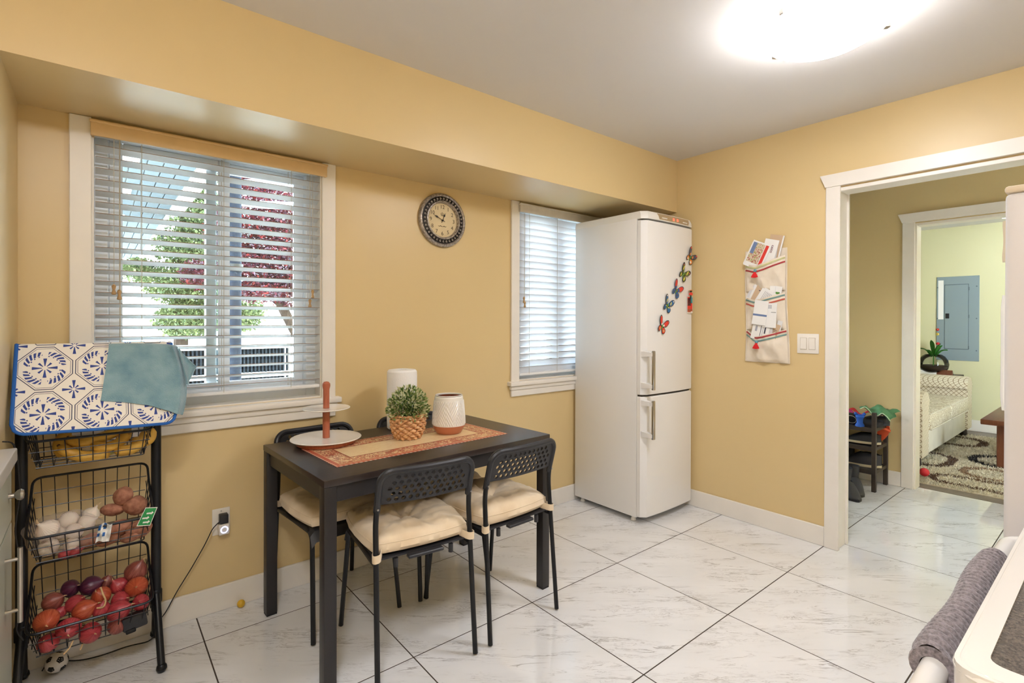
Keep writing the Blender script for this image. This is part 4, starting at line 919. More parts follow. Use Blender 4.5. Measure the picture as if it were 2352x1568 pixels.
def flap(u, v):
    a = onmat(409+(430-409)*v, 801+(884-801)*v, 0.004); b = onmat(*( (409+(452-409)*v/0.5, 801+(842-801)*v/0.5) if v < 0.5 else (452+(430-452)*(v-0.5)/0.5, 842+(884-842)*(v-0.5)/0.5)), -0.015)
    p = a.lerp(b, u); p.y += 0.018*math.sin(u*PI)*math.sin(v*PI); return p
MB().grid(16, 24, flap, thick=0.004).build('folded_corner', M['teal_terry'], tt_)

# ------------------------------------------------------------------ produce
t = NT('banana_skin'); nz = t.noise(t.map(t.coord(), scale=(1, 1, 1)), 26, 4); t.base(t.ramp(nz, [(0.25, rgb(120, 84, 40)), (0.36, rgb(212, 160, 62)), (0.8, rgb(232, 188, 84))])); t['Roughness'] = 0.5
pm('banana_tip', (92, 72, 44), 0.8); pm('banana_stem', (150, 140, 70), 0.6)
def banana(label, p3, ys, r=0.0185):
    P = [at(u, v, 1, y) for (u, v), y in zip(p3, ys)]; n = 16; pts = []
    for k in range(n+1):
        s = k/n; pts.append(P[0]*(1-s)*(1-2*s)+P[1]*4*s*(1-s)+P[2]*s*(2*s-1))
    rad = [r*min(1, 0.25+1.5*math.sin(PI*min(1, max(0, k/n))*0.97)**0.55) for k in range(n+1)]; rad[0] = r*0.3; rad[-1] = r*0.4
    o = pts[n//2]; e = thing('banana', label, 'banana', o, group='bananas in the top basket')
    MB().tube([p-o for p in pts], rad, 10).build('peel', M['banana_skin'], e, 50)
    d = (pts[-1]-pts[-2]).normalized(); MB().tube([pts[-1]-o, pts[-1]-o+d*0.012, pts[-1]-o+d*0.022+Vector((0, 0, 0.004))], [r*0.42, r*0.32, r*0.36], 8).build('stem', M['banana_stem'], e)
    d = (pts[0]-pts[1]).normalized(); MB().tube([pts[0]-o-d*0.002, pts[0]-o+d*0.006], [r*0.32, r*0.22], 8).build('tip', M['banana_tip'], e)
banana('lowest ripe banana in the top wire basket', [(136, 1024), (188, 1047), (252, 1040)], (2.335, 2.315, 2.32))
banana('banana lying across the middle of the top basket', [(158, 1005), (200, 1014), (282, 984)], (2.36, 2.34, 2.365))
banana('banana with a dark scar in the centre of the top basket', [(208, 1020), (262, 1022), (296, 986)], (2.33, 2.325, 2.375))
banana('banana low against the right end of the top basket', [(262, 1034), (312, 1026), (336, 990)], (2.315, 2.325, 2.375))
banana('banana at the right end of the top basket', [(300, 1010), (338, 1012), (347, 984)], (2.35, 2.35, 2.39))
banana('banana standing at the left end of the bunch', [(150, 1046), (136, 1020), (160, 990)], (2.38, 2.39, 2.41))

def blob(mb_r, squash, seed, lump=0.06, n=20, m=14):
    mb = MB(); vs = []
    off = Vector((seed*5.1, seed*2.3, 1.7))
    for j in range(m+1):
        ph = PI*j/m
        for k in range(n):
            a = 2*PI*k/n; d = Vector((math.sin(ph)*math.cos(a), math.sin(ph)*math.sin(a), -math.cos(ph))); q = mb_r*(1+lump*noise.noise(d*1.6+off)*2)
            vs.append((d.x*q*squash[0], d.y*q*squash[1], d.z*q*squash[2]))
    fs = [(j*n+k, j*n+(k+1) % n, (j+1)*n+(k+1) % n, (j+1)*n+k) for j in range(m) for k in range(n)]
    return mb.add(vs, fs)
t = NT('potato_skin'); t.base(t.ramp(t.noise(t.coord(), 60, 4), [(0.3, rgb(146, 92, 70)), (0.7, rgb(188, 132, 104))])); t['Roughness'] = 0.85; t.bump(t.noise(t.coord(), 120, 3), 0.3, 0.002)
PZ = 1170.473
def dist(p): return (p-CAM).dot(FWD)
def potato(label, u, v, y, rpx, sq=(1.25, 0.95, 0.95), rot=(0, 0, 0), seed=0):
    p = at(u, v, 1, y); r = rpx*dist(p)/PZ
    tag(blob(r, sq, seed, 0.07).build('potato', M['potato_skin'], None, 60), label, 'potato', 'potatoes in the middle basket'); o = bpy.context.scene.collection.objects[-1]; o.location = p; o.rotation_euler = rot
potato('roundest potato perched at the top of the pile', 283, 1139, 2.425, 19, (1.0, 0.95, 1.12), seed=1)
potato('large potato resting against the right rear corner', 313, 1161, 2.405, 22, (1.05, 0.95, 1.0), seed=2)
potato('long potato behind the garlic bag', 259, 1170, 2.42, 17, (1.4, 0.9, 0.8), (0, 0.15, 0), 3)
potato('potato half hidden under the green tag', 272, 1214, 2.335, 20, (1.3, 0.9, 0.95), (0, -0.3, 0), 4)
potato('reddish potato at the right end of the middle basket', 318, 1216, 2.315, 20, (1.25, 0.9, 1.0), (0, -0.2, 0.1), 5)
potato('potato in front beside the blue clip', 208, 1240, 2.32, 17, (1.35, 0.9, 0.85), (0, -0.25, 0), 6)
potato('potato at the bottom front below the blue clip', 248, 1240, 2.31, 15, (1.5, 0.9, 0.75), (0, -0.2, 0), 7)
potato('potato tucked low at the right front', 300, 1232, 2.30, 14, (1.5, 0.9, 0.8), (0, -0.2, 0), 8)
t = NT('garlic_skin'); cc = t.sep(t.coord()); an = t.math('ARCTAN2', cc[1], cc[0]); st_n = t.math('SINE', t.math('MULTIPLY', an, 30)); t.base(t.mix(t.math('MULTIPLY', t.math('GREATER_THAN', st_n, 0.6), 0.4), rgb(236, 222, 204), rgb(206, 170, 150))); t['Roughness'] = 0.6; t['Subsurface Weight'] = 0.1
pm('garlic_stalk', (196, 166, 126), 0.8)
def garlic(label, u, v, y, rpx, rot):
    p = at(u, v, 1, y); r = rpx*dist(p)/PZ
    e = thing('garlic_bulb', label, 'garlic', p, group='garlic in the middle basket', rot=rot)
    MB().lathe([(0, -0.75*r), (0.3*r, -0.78*r), (0.75*r, -0.6*r), (r, -0.15*r), (0.92*r, 0.25*r), (0.6*r, 0.62*r), (0.28*r, 0.85*r), (0.14*r, 1.1*r), (0.12*r, 1.35*r)], 40, fn=lambda a, i: 1+0.05*abs(math.sin(a*4.5))*(1 if 1 < i < 7 else 0)).build('cloves', M['garlic_skin'], e, 60)
    MB().tube([(0, 0, 1.2*r), (0.06*r, 0, 1.5*r), (0.2*r, 0.1*r, 1.75*r)], [0.13*r, 0.1*r, 0.05*r], 7).build('stalk', M['garlic_stalk'], e)
garlic('big garlic bulb at the left front of the net bag', 108, 1216, 2.31, 23, (0.5, -0.6, 0))
garlic('garlic bulb showing its root end at the back', 158, 1194, 2.36, 18, (-1.9, 0.2, 0))
garlic('garlic bulb with dry stalk beside the potatoes', 210, 1180, 2.375, 17, (0.2, 0.5, 0))
garlic('garlic bulb below the basket rim', 172, 1219, 2.32, 17, (0.9, 0.9, 0))
garlic('pale garlic bulb in the middle of the net bag', 200, 1200, 2.345, 18, (0.4, 1.1, 0))
garlic('lowest garlic bulb behind the front wires', 164, 1250, 2.31, 15, (0.8, -0.5, 0))
garlic('garlic bulb at the bottom left of the basket', 112, 1256, 2.32, 19, (1.2, 0.4, 0))
garlic('garlic bulb wedged between two larger ones', 136, 1222, 2.355, 17, (0.3, -0.2, 0.3))
# thin produce bag around the garlic
translucent('net_film', (236, 226, 222), 0.5, 0.5, 0.2)
cb = at(150, 1222, 1, 2.345); bag = MB(); n, m = 40, 24; vs = []
for j in range(m+1):
    ph = PI*j/m
    for k in range(n):
        a = 2*PI*k/n; d = Vector((math.sin(ph)*math.cos(a), math.sin(ph)*math.sin(a), -math.cos(ph))); q = 1+0.16*noise.noise(d*2.2+Vector((4, 1, 0)))+0.05*noise.noise(d*7)
        vs.append((d.x*0.108*q, d.y*0.068*q, d.z*0.072*q))
bag.add(vs, [(j*n+k, j*n+(k+1) % n, (j+1)*n+(k+1) % n, (j+1)*n+k) for j in range(m) for k in range(n)])
o = tag(bag.build('produce_bag', M['net_film'], None, 180), 'thin see-through bag around the garlic bulbs', 'bag'); o.location = cb; o.rotation_euler = (0, 0.12, 0)
# green tag and blue-white clip
p = at(338, 1186, 1, 2.232); e = thing('produce_tag', 'green produce tag with white arrows on the basket rim', 'tag', p, rot=(-0.15, 0.18, 0))
MB().plate([(-0.026, -0.031), (0.014, -0.031), (0.026, 0.031), (-0.010, 0.031)], t=0.0006, fn=lambda x, z, y: (x, y, z)).build('tag_border', M['bf_white'], e, 0)
MB().plate([(-0.0235, -0.0285), (0.0128, -0.0285), (0.0235, 0.0285), (-0.009, 0.0285)], t=0.0004, fn=lambda x, z, y: (x, y-0.0006, z)).build('tag_field', pm('tag_green', (30, 140, 72), 0.5), e, 0)
for q, (ox, oz) in enumerate(((0.006, 0.012), (-0.004, -0.004), (0.0, -0.018))):
    MB().plate([(ox-0.010, oz-0.004), (ox+0.004, oz-0.003), (ox+0.003, oz-0.006), (ox+0.011, oz+0.001), (ox+0.006, oz+0.006), (ox+0.005, oz+0.002), (ox-0.009, oz+0.001)], t=0.0003, fn=lambda x, z, y: (x, y-0.0012, z)).build('arrow', M['bf_white'], e, 0)
p = at(238, 1222, 1, 2.238); e = thing('bag_label', 'crumpled blue and white bag label at the rim', 'label', p)
def crum(u, v): return (-0.022+0.036*u+0.010*v, 0.006*math.sin(u*9+v*4)+0.004*math.sin(v*11), -0.032+0.060*v+0.004*math.sin(u*5))
mb = MB(); mb.grid(10, 14, crum, thick=0.0006); 
mb.m = [1 if ((k//14) in (0, 1, 4, 5) and (k % 14) > 3 and (k % 14) not in (7, 8)) else 0 for k in range(len(mb.f))]
mb.build('label_strip', [M['bf_white'], pm('label_blue', (40, 104, 178), 0.5)], e)

def onion_mat(name, c1, c2, c3):
    t = NT(name); cc = t.sep(t.coord()); an = t.math('ARCTAN2', cc[1], cc[0])
    cmb = t.n('ShaderNodeCombineXYZ'); t.set(cmb.inputs[0], t.math('MULTIPLY', t.math('SINE', an), 3)); t.set(cmb.inputs[1], t.math('MULTIPLY', t.math('COSINE', an), 3)); t.set(cmb.inputs[2], t.math('MULTIPLY', cc[2], 8))
    s1 = t.noise(cmb.outputs[0], 4, 5, 0.65); t.base(t.ramp(s1, [(0.3, rgb(*c1)), (0.52, rgb(*c2)), (0.72, rgb(*c3))])); t['Roughness'] = 0.28; t['Specular IOR Level'] = 0.5; t.bump(s1, 0.25, 0.002)
onion_mat('onion_orange', (150, 52, 36), (186, 84, 54), (206, 120, 84)); onion_mat('onion_red', (134, 34, 50), (178, 62, 68), (202, 108, 98)); onion_mat('onion_purple', (46, 20, 36), (84, 34, 60), (128, 72, 84)); onion_mat('onion_brown', (96, 50, 40), (140, 72, 62), (184, 116, 102))
pm('onion_root', (206, 172, 124), 0.9)
ONI = [ # zoom cx, cy, r, y, material, rotation, label
(340, 870, 148, 2.285, 'orange', (1.5, 0.3, 0), 'large orange-red onion at the left front'),
(650, 975, 145, 2.285, 'red', (1.7, 0.4, 0), 'pink-cheeked onion just behind the front rim'),
(370, 1180, 128, 2.295, 'red', (0.9, -0.4, 0), 'red onion low in the left front corner'),
(950, 1040, 135, 2.285, 'red', (1.2, 0.8, 0), 'shiny red onion low in the front middle'),
(1310, 950, 112, 2.29, 'brown', (0.6, 0.3, 0), 'dull pink onion low at the front right'),
(860, 725, 138, 2.325, 'orange', (0.4, 1.1, 0), 'long orange onion on top in the middle'),
(740, 640, 120, 2.365, 'red', (0.7, 0.6, 0), 'red onion tucked behind the long orange one'),
(430, 610, 128, 2.375, 'brown', (0.5, 1.0, 0), 'brownish pink onion at the left rear'),
(530, 760, 80, 2.36, 'red', (0.2, 0.5, 0), 'small red onion behind the large left one'),
(670, 430, 115, 2.425, 'purple', (0.8, 0.9, 0), 'dark purple onion at the rear left'),
(955, 390, 130, 2.41, 'purple', (0.4, 1.2, 0), 'shiny purple onion at the rear'),
(1175, 345, 95, 2.43, 'brown', (0.3, 0.2, 0), 'pale pink onion beside the purple ones'),
(1100, 535, 125, 2.375, 'orange', (0.6, -0.5, 0), 'orange onion with a dry sprout'),
(1350, 390, 112, 2.395, 'red', (0.2, -0.6, 0), 'slim red onion standing at the rear right'),
(1590, 405, 138, 2.36, 'orange', (1.2, -0.3, 0), 'glossy orange onion at the right end'),
(1580, 200, 140, 2.405, 'brown', (0.3, 0.4, 0), 'brown-skinned onion on top at the right'),
(1360, 590, 115, 2.345, 'red', (0.9, 0.9, 0), 'red onion in the middle right'),
(1340, 740, 145, 2.305, 'red', (0.5, 1.0, 0), 'wide magenta onion behind the front rim'),
(1650, 620, 108, 2.315, 'red', (1.0, -0.4, 0), 'pink onion with a rooty top at the right front'),
(1100, 720, 108, 2.32, 'red', (0.3, 0.2, 0), 'red onion in the centre below a curled sprout')]
for k, (cx, cy, rz_, y, mt, rot, lab) in enumerate(ONI):
    p = at(50+cx*0.16583, 1280+cy*0.16583, 1, y); r = rz_*0.16583*dist(p)/PZ
    e = thing('onion', lab, 'onion', p, group='onions in the bottom basket', rot=rot); rn_ = random.Random(k)
    el = rn_.uniform(0.95, 1.2)
    MB().lathe([(0, -0.92*r*el), (0.25*r, -0.9*r*el), (0.7*r, -0.62*r*el), (0.97*r, -0.1*r), (0.93*r, 0.3*r), (0.62*r, 0.7*r*el), (0.25*r, 0.95*r*el), (0.1*r, 1.1*r*el), (0.05*r, 1.22*r*el)], 22, fn=lambda a, i, k=k: 1+0.03*math.sin(a*2+k)).build('bulb', M['onion_'+mt], e, 70)
    MB().tube([(0, 0, 1.05*r*el), (0.05*r, 0.03*r, 1.25*r*el), (0.16*r, 0.05*r, 1.42*r*el)], [0.1*r, 0.06*r, 0.02*r], 6).build('dry_neck', M['onion_root'], e)
    rt = MB()
    for q in range(7): a = q*0.9+k; rt.tube([(0.06*r*math.cos(a), 0.06*r*math.sin(a), -0.9*r*el), (0.16*r*math.cos(a), 0.16*r*math.sin(a), -1.05*r*el)], 0.02*r, 4)
    o = rt.build('root_tuft', M['onion_root'], e); o['kind'] = 'stuff'
    if k in (12, 1, 3):
        if k == 12: pts = [at(231, 1348, 1, 2.31), at(237, 1366, 1, 2.30), at(244, 1378, 1, 2.295), at(238, 1395, 1, 2.29), at(222, 1396, 1, 2.295)]
        elif k == 1: pts = [at(168, 1470, 1, 2.275), at(160, 1488, 1, 2.265), at(146, 1502, 1, 2.262)]
        else: pts = [at(190, 1478, 1, 2.285), at(184, 1492, 1, 2.28)]
        mi = e.matrix_basis.inverted(); Matrix
        L_ = Matrix.LocRotScale(e.location, e.rotation_euler, None).inverted()
        MB().tube([L_ @ q for q in fillet(pts, 0.01, 4)], 0.0028, 6).build('sprout', M['onion_root'], e)
# small red shallots at the bottom of the middle basket
for k, (u, v, rr, lab) in enumerate(((172, 1266, 13, 'small red shallot under the garlic'), (147, 1273, 12, 'small pink shallot low in the middle basket corner'))):
    p = at(u, v, 1, 2.30); r = rr*dist(p)/PZ; e = thing('shallot', lab, 'shallot', p, rot=(0.3, 1.2, 0))
    MB().lathe([(0, -0.95*r), (0.6*r, -0.7*r), (0.9*r, 0), (0.6*r, 0.7*r), (0.15*r, 1.2*r), (0.05*r, 1.5*r)], 18).build('bulb', M['onion_red'], e, 70); MB().tube([(0, 0, -0.9*r), (0, 0, -1.1*r)], 0.1*r, 5).build('root_tuft', M['onion_root'], e)
p = at(309, 1422, 1, 2.29); e = thing('plastic_block', 'small black plastic block in the bottom basket corner', 'block', p, rot=(0, -0.12, 0))
MB().box(-0.036, 0.036, -0.02, 0.02, -0.028, 0.022, 0.006, 2).build('case', M['black_plastic'], e); MB().box(-0.03, 0.0, -0.0215, -0.018, -0.034, -0.02, 0.004, 2).build('clip', M['rubber'], e)

# toy football and yellow ball on the floor
bm = bmesh.new(); bmesh.ops.create_icosphere(bm, subdivisions=1, radius=1)
bm2 = bmesh.new(); bmesh.ops.create_icosphere(bm2, subdivisions=1, radius=1); bm2.free()
R5 = 0.034; ph = (1+5**0.5)/2; ico = [Vector(v).normalized() for v in ((-1, ph, 0), (1, ph, 0), (-1, -ph, 0), (1, -ph, 0), (0, -1, ph), (0, 1, ph), (0, -1, -ph), (0, 1, -ph), (ph, 0, -1), (ph, 0, 1), (-ph, 0, -1), (-ph, 0, 1))]; bm.free()
bp0 = Vector((-0.112, 2.49, R5)); e = thing('toy_football', 'mini white and black toy football on the floor under the rack', 'ball', bp0, rot=(0.4, 0.3, 0.2))
blob(R5, (1, 1, 1), 0, 0, 32, 20).build('ball_shell', M['white_gloss'], e, 60)
for v in ico:
    a = v.orthogonal().normalized(); b = v.cross(a); ring = [(v+(a*math.cos(2*PI*k/5)+b*math.sin(2*PI*k/5))*0.36).normalized()*R5*1.012 for k in range(5)]; mb = MB(); cen = v*R5*1.012
    pts = [cen]; 
    for k in range(5): pts += [ring[k], ((ring[k]+ring[(k+1) % 5])/2).normalized()*R5*1.012]
    mb.add(pts, [(0, 1+k, 1+(k+1) % 10) for k in range(10)]); mb.build('black_patch', M['rubber'], e, 60)
yb_ = tag(blob(0.0165, (1, 1, 1), 0, 0.0, 24, 16).build('bouncy_ball', pm('ball_yellow', (226, 180, 50), 0.4), None, 60), 'small yellow ball on the floor by the baseboard', 'ball'); yb_.location = (0.503, 2.532, 0.0165)

# ------------------------------------------------------------------ base cabinet and worktop at the far left
pm('worktop', (228, 226, 222), 0.25); pm('cabinet_grey', (176, 178, 164), 0.35); pm('cabinet_side', (196, 172, 130), 0.5); pm('satin_nickel', (186, 180, 172), 0.3, metal=1)
cx0, cx1, cy0, cy1 = XM, -0.192, 0.6, 2.088
e = thing('base_cabinet', 'grey-green kitchen base cabinet at the left edge', 'cabinet', (cx1, cy1, 0))
def CP(nm, mb, mat, par=None): mb.xf(Matrix.Translation((-cx1, -cy1, 0))); return mb.build(nm, M[mat], par or e)
CP('carcass', MB().box(cx0+0.005, cx1-0.022, cy0, cy1, 0.09, 0.868), 'cabinet_side'); CP('plinth', MB().box(cx0+0.05, cx1-0.06, cy0, cy1, 0.0, 0.09), 'cabinet_side')
for k in range(3):
    ya, yb2 = cy1-0.004-(k+1)*0.492, cy1-0.006-k*0.492
    d = CP('drawer', MB().box(cx1-0.02, cx1, ya+0.004, yb2, 0.70, 0.862, 0.002, 1), 'cabinet_grey')
    CP('knob', MB().lathe([(0.007, 0), (0.006, 0.012), (0.013, 0.018), (0.0165, 0.026), (0.012, 0.032), (0, 0.034)], 18, (cx1, yb2-0.07, 0.787), 'X').xf(Matrix.Translation((cx1, 0, 0)) @ Matrix.Scale(-1, 4, (1, 0, 0)) @ Matrix.Translation((-cx1, 0, 0))), 'satin_nickel', d)
    q = CP('door', MB().box(cx1-0.02, cx1, ya+0.004, yb2, 0.10, 0.692, 0.002, 1), 'cabinet_grey' if k else 'cabinet_grey')
    CP('handle', MB().tube([(cx1+0.03, yb2-0.145, 0.455), (cx1+0.03, yb2-0.145, 0.66)], 0.006, 10).tube([(cx1, yb2-0.145, 0.49), (cx1+0.03, yb2-0.145, 0.49)], 0.005, 8).tube([(cx1, yb2-0.145, 0.63), (cx1+0.03, yb2-0.145, 0.63)], 0.005, 8), 'satin_nickel', q)
tag(MB().box(cx0+0.002, cx1+0.012, cy0, cy1+0.002, 0.868, 0.908, 0.004, 2).build('worktop_slab', M['worktop'], None), 'pale worktop edge beside the mat-covered rack', 'worktop')
# thin black lead running down beside the cabinet
pts = [at(u, v, 1, y) for u, v, y in ((6, 1014, 2.10), (30, 1015, 2.13), (40, 1050, 2.16), (46, 1130, 2.2), (34, 1220, 2.2), (48, 1300, 2.2), (40, 1330, 2.2), (42, 1420, 2.2), (36, 1450, 2.2), (54, 1470, 2.2))]
tag(MB().tube(fillet(pts, 0.02, 4), 0.0022, 6).build('black_lead', M['rubber'], None), 'thin black lead hanging between cabinet and rack', 'cable')
# ------------------------------------------------------------------ wall clock
t = NT('pewter'); nz = t.noise(t.coord(), 90, 4); t.base(t.ramp(nz, [(0.3, rgb(118, 108, 100)), (0.7, rgb(206, 198, 190))])); t['Metallic'] = 0.55; t['Roughness'] = 0.38
pm('pewter_dark', (40, 35, 32), 0.5, metal=0.4); pm('dial_cream', (222, 202, 158), 0.6, var=0.06, vscale=12); pm('numeral_brown', (84, 66, 40), 0.6)
CK = Vector((1.565, YB, 1.871))
e = thing('wall_clock', 'round pewter wall clock with an ornate frame and cream dial', 'clock', CK)
MB().lathe([(0.150, 0), (0.156, 0.004), (0.157, 0.012), (0.152, 0.021), (0.143, 0.025), (0.138, 0.022), (0.136, 0.017)], 72, axis='Y', caps=False).build('outer_rim', M['pewter'], e, 50)
MB().lathe([(0.137, 0.001), (0.137, 0.016), (0.112, 0.019), (0.108, 0.022)], 72, axis='Y', caps=False).build('scroll_channel', M['pewter_dark'], e)
MB().lathe([(0.112, 0.002), (0.113, 0.02), (0.110, 0.027), (0.105, 0.028), (0.101, 0.023), (0.099, 0.014), (0.098, 0.002)], 72, axis='Y', caps=False).build('inner_rim', M['pewter'], e, 50)
scr = MB().tube([(-0.0055, 0, -0.008), (0.002, -0.003, -0.007), (0.005, -0.004, 0.0), (0.0, -0.004, 0.004), (-0.003, -0.003, 0.001), (-0.001, -0.004, -0.003)], [0.001, 0.0026, 0.003, 0.0026, 0.002, 0.0012], 6).mesh('scroll', M['pewter'])
for k in range(36):
    a = 2*PI*k/36; link('scroll', scr, e, (0.1245*math.sin(a), -0.018, 0.1245*math.cos(a)), (0, a, 0))
bead = MB().lathe([(0, -0.0017), (0.0017, 0), (0, 0.0017)], 6).mesh('bead', M['pewter'])
for k in range(72): a = 2*PI*k/72; link('bead', bead, e, (0.1015*math.sin(a), -0.0245, 0.1015*math.cos(a)))
MB().lathe([(0.0985, 0.002), (0.0985, 0.008), (0, 0.0082)], 64, axis='Y').build('dial', M['dial_cream'], e)
for k in range(1, 13):
    a = 2*PI*k/12; link('numeral', text_mesh(str(k), 0.031, M['numeral_brown'], 0.0002), e, (0.077*math.sin(a), -0.0088, 0.077*math.cos(a)), (PI/2, 0, 0))
orn = MB()
for s in (-1, 1): orn.tube([(s*0.002, -0.009, -0.036), (s*0.012, -0.009, -0.032), (s*0.02, -0.009, -0.036), (s*0.028, -0.009, -0.033)], [0.0016, 0.002, 0.0015, 0.0006], 5)
orn.build('scroll_motif', M['numeral_brown'], e)
cr = MB()
for k in range(5): x = (k-2)*0.0045; cr.tube([(x, -0.009, 0.030), (x*1.3, -0.009, 0.042+0.003*(2-abs(k-2)))], 0.0008, 4)
cr.tube([(-0.011, -0.009, 0.030), (0.011, -0.009, 0.030)], 0.001, 4); cr.tube([(-0.009, -0.009, 0.026), (0.009, -0.009, 0.026)], 0.0008, 4); cr.build('crest_motif', M['numeral_brown'], e)
def hand(L, ang, off, nm):
    pts = [(-0.0012, -0.016), (0.0012, -0.016), (0.0016, L*0.45), (0.0055, L*0.62), (0.0012, L*0.8), (0, L), (-0.0012, L*0.8), (-0.0055, L*0.62), (-0.0016, L*0.45)]
    o = MB().plate(pts, t=0.001, fn=lambda x, z, y: (x, y-off, z)).build(nm, M['pewter_dark'], e, 0); o.rotation_euler = (0, math.radians(ang), 0)
hand(0.050, 24.5, 0.012, 'hour_hand'); hand(0.070, 294, 0.0145, 'minute_hand')
MB().lathe([(0.005, 0.008), (0.005, 0.0165), (0.0, 0.018)], 14, axis='Y').build('hand_pivot', M['pewter_dark'], e)

# ------------------------------------------------------------------ socket, adapter, night light, cable
OC = Vector((0.430, YB, 0.394))
e = thing('wall_outlet', 'white electrical outlet plate low on the window wall', 'outlet', OC)
MB().box(-0.035, 0.035, -0.006, 0, -0.058, 0.058, 0.003, 2).build('cover_plate', M['white_plastic'], e)
for s in (-1, 1): MB().box(-0.017, 0.017, -0.0075, -0.004, s*0.021-0.014, s*0.021+0.014, 0.003, 2).build('socket', M['white_plastic'], e)
MB().lathe([(0.003, 0), (0.0025, 0.0015), (0, 0.002)], 8, (0, -0.006, 0.046), 'Y').build('screw', M['steel'], e)
e = thing('power_adapter', 'small black plug adapter in the upper socket', 'adapter', OC+Vector((0.006, -0.0076, 0.017)))
MB().box(-0.017, 0.017, -0.034, 0, -0.018, 0.020, 0.003, 2).build('plug_body', M['black_plastic'], e); MB().tube([(-0.014, -0.028, -0.010), (-0.024, -0.03, -0.012)], 0.004, 8).build('cable_boot', M['rubber'], e)
e = thing('night_light', 'white plug-in night light with a glowing ring', 'night light', OC+Vector((0.006, -0.0076, -0.027)))
MB().box(-0.021, 0.021, -0.036, 0, -0.023, 0.023, 0.005, 3).build('case', M['white_plastic'], e)
MB().tube([(0.0135*math.cos(2*PI*k/28), -0.0365, 0.0135*math.sin(2*PI*k/28)) for k in range(28)], 0.0016, 6, closed=True).build('light_ring', pm('ring_glow', (200, 210, 255), 0.4, emit=(170, 180, 255), estr=3.0), e)
MB().lathe([(0.010, 0), (0.0095, 0.001), (0, 0.0014)], 20, (0, -0.036, 0), 'Y').build('sensor_disc', M['white_plastic'], e)
pts = [OC+Vector((-0.019, -0.037, 0.005)), at(488, 1214, 1, 2.532), at(472, 1248, 1, 2.535), at(440, 1304, 1, 2.54), at(405, 1360, 1, 2.54), at(386, 1396, 1, 2.535), at(379, 1408, 1, 2.53), at(366, 1424, 1, 2.50)]
f = [Vector((0.176, 2.48, 0.004)), at(290, 1484, 2, 0.004), at(240, 1503, 2, 0.004), at(190, 1516, 2, 0.004), at(150, 1517, 2, 0.004), at(118, 1506, 2, 0.004), Vector((-0.15, 2.47, 0.03))]
tag(MB().tube(fillet(pts+f, 0.03, 4), 0.0022, 6).build('power_cable', M['rubber'], None), 'thin black cable from the outlet running under the rack', 'cable')
e = None

# ------------------------------------------------------------------ light switch
SW = Vector((XR, 1.218, 1.158))
e = thing('light_switch', 'white double rocker light switch beside the doorway', 'switch', SW)
MB().box(-0.006, 0, -0.059, 0.059, -0.058, 0.058, 0.003, 2).build('cover_plate', M['white_plastic'], e)
for s in (-1, 1):
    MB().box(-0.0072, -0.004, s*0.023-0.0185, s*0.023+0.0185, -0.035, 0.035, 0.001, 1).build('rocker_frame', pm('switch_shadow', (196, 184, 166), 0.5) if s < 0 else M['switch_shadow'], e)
    r_ = MB().box(-0.0100, -0.006, s*0.023-0.0165, s*0.023+0.0165, -0.033, 0.033, 0.0015, 1).build('rocker', M['white_plastic'], e); r_.rotation_euler = (0, 0.05*s, 0)

# ------------------------------------------------------------------ hanging fabric organizer
t = NT('canvas'); t.base(t.ramp(t.noise(t.coord(), 14, 3), [(0.3, rgb(226, 212, 190)), (0.7, rgb(238, 226, 208))])); t['Roughness'] = 0.9; t.bump(t.noise(t.coord(), 600, 2), 0.3, 0.001)
YC_ = 1.458
def org(a, n, z): return Vector((XR-n, YC_-a, z))
e = thing('wall_organizer', 'cream fabric letter organizer with three pockets on the yellow wall', 'organizer', (XR, YC_, 1.03))
def OP(nm, mb, mat, par=None, sm_=40): mb.xf(Matrix.Translation((-XR, -YC_, -1.03))); return mb.build(nm, mat if not isinstance(mat, str) else M[mat], par or e, sm_)
def aw(z): k = (z-1.03)/0.705; return -0.127+0.004*math.sin(k*6), 0.137-0.020*k+0.004*math.sin(k*7+1)
def backfn(u, v):
    z = 1.032+0.703*v; l, r = aw(z); return org(l+(r-l)*u, 0.004+0.003*math.sin(u*5+v*3)**2, z)
OP('back_panel', MB().grid(16, 40, backfn, thick=0.003), 'canvas')
for s in (-1, 1):
    pts = [org((aw(1.03+0.7*k/20)[0 if s < 0 else 1]), 0.008, 1.035+0.7*k/20) for k in range(21)]
    OP('edge_binding', MB().tube(pts, 0.003, 6), 'canvas')
POCK = [(1.478, 1.652, 1.637, 1.690), (1.238, 1.440, 1.422, 1.464), (1.036, 1.232, 1.194, 1.240)]
for nm, c in (('rib_red', (168, 52, 58)), ('rib_teal', (116, 152, 146)), ('rib_green', (196, 196, 140)), ('rib_orange', (192, 88, 70)), ('knot_teal', (104, 158, 166)), ('tassel_red', (216, 32, 36))): pm(nm, c, 0.85)
RIB = [('rib_green', 'rib_red'), ('rib_teal', 'rib_orange'), ('rib_red', 'rib_teal')]
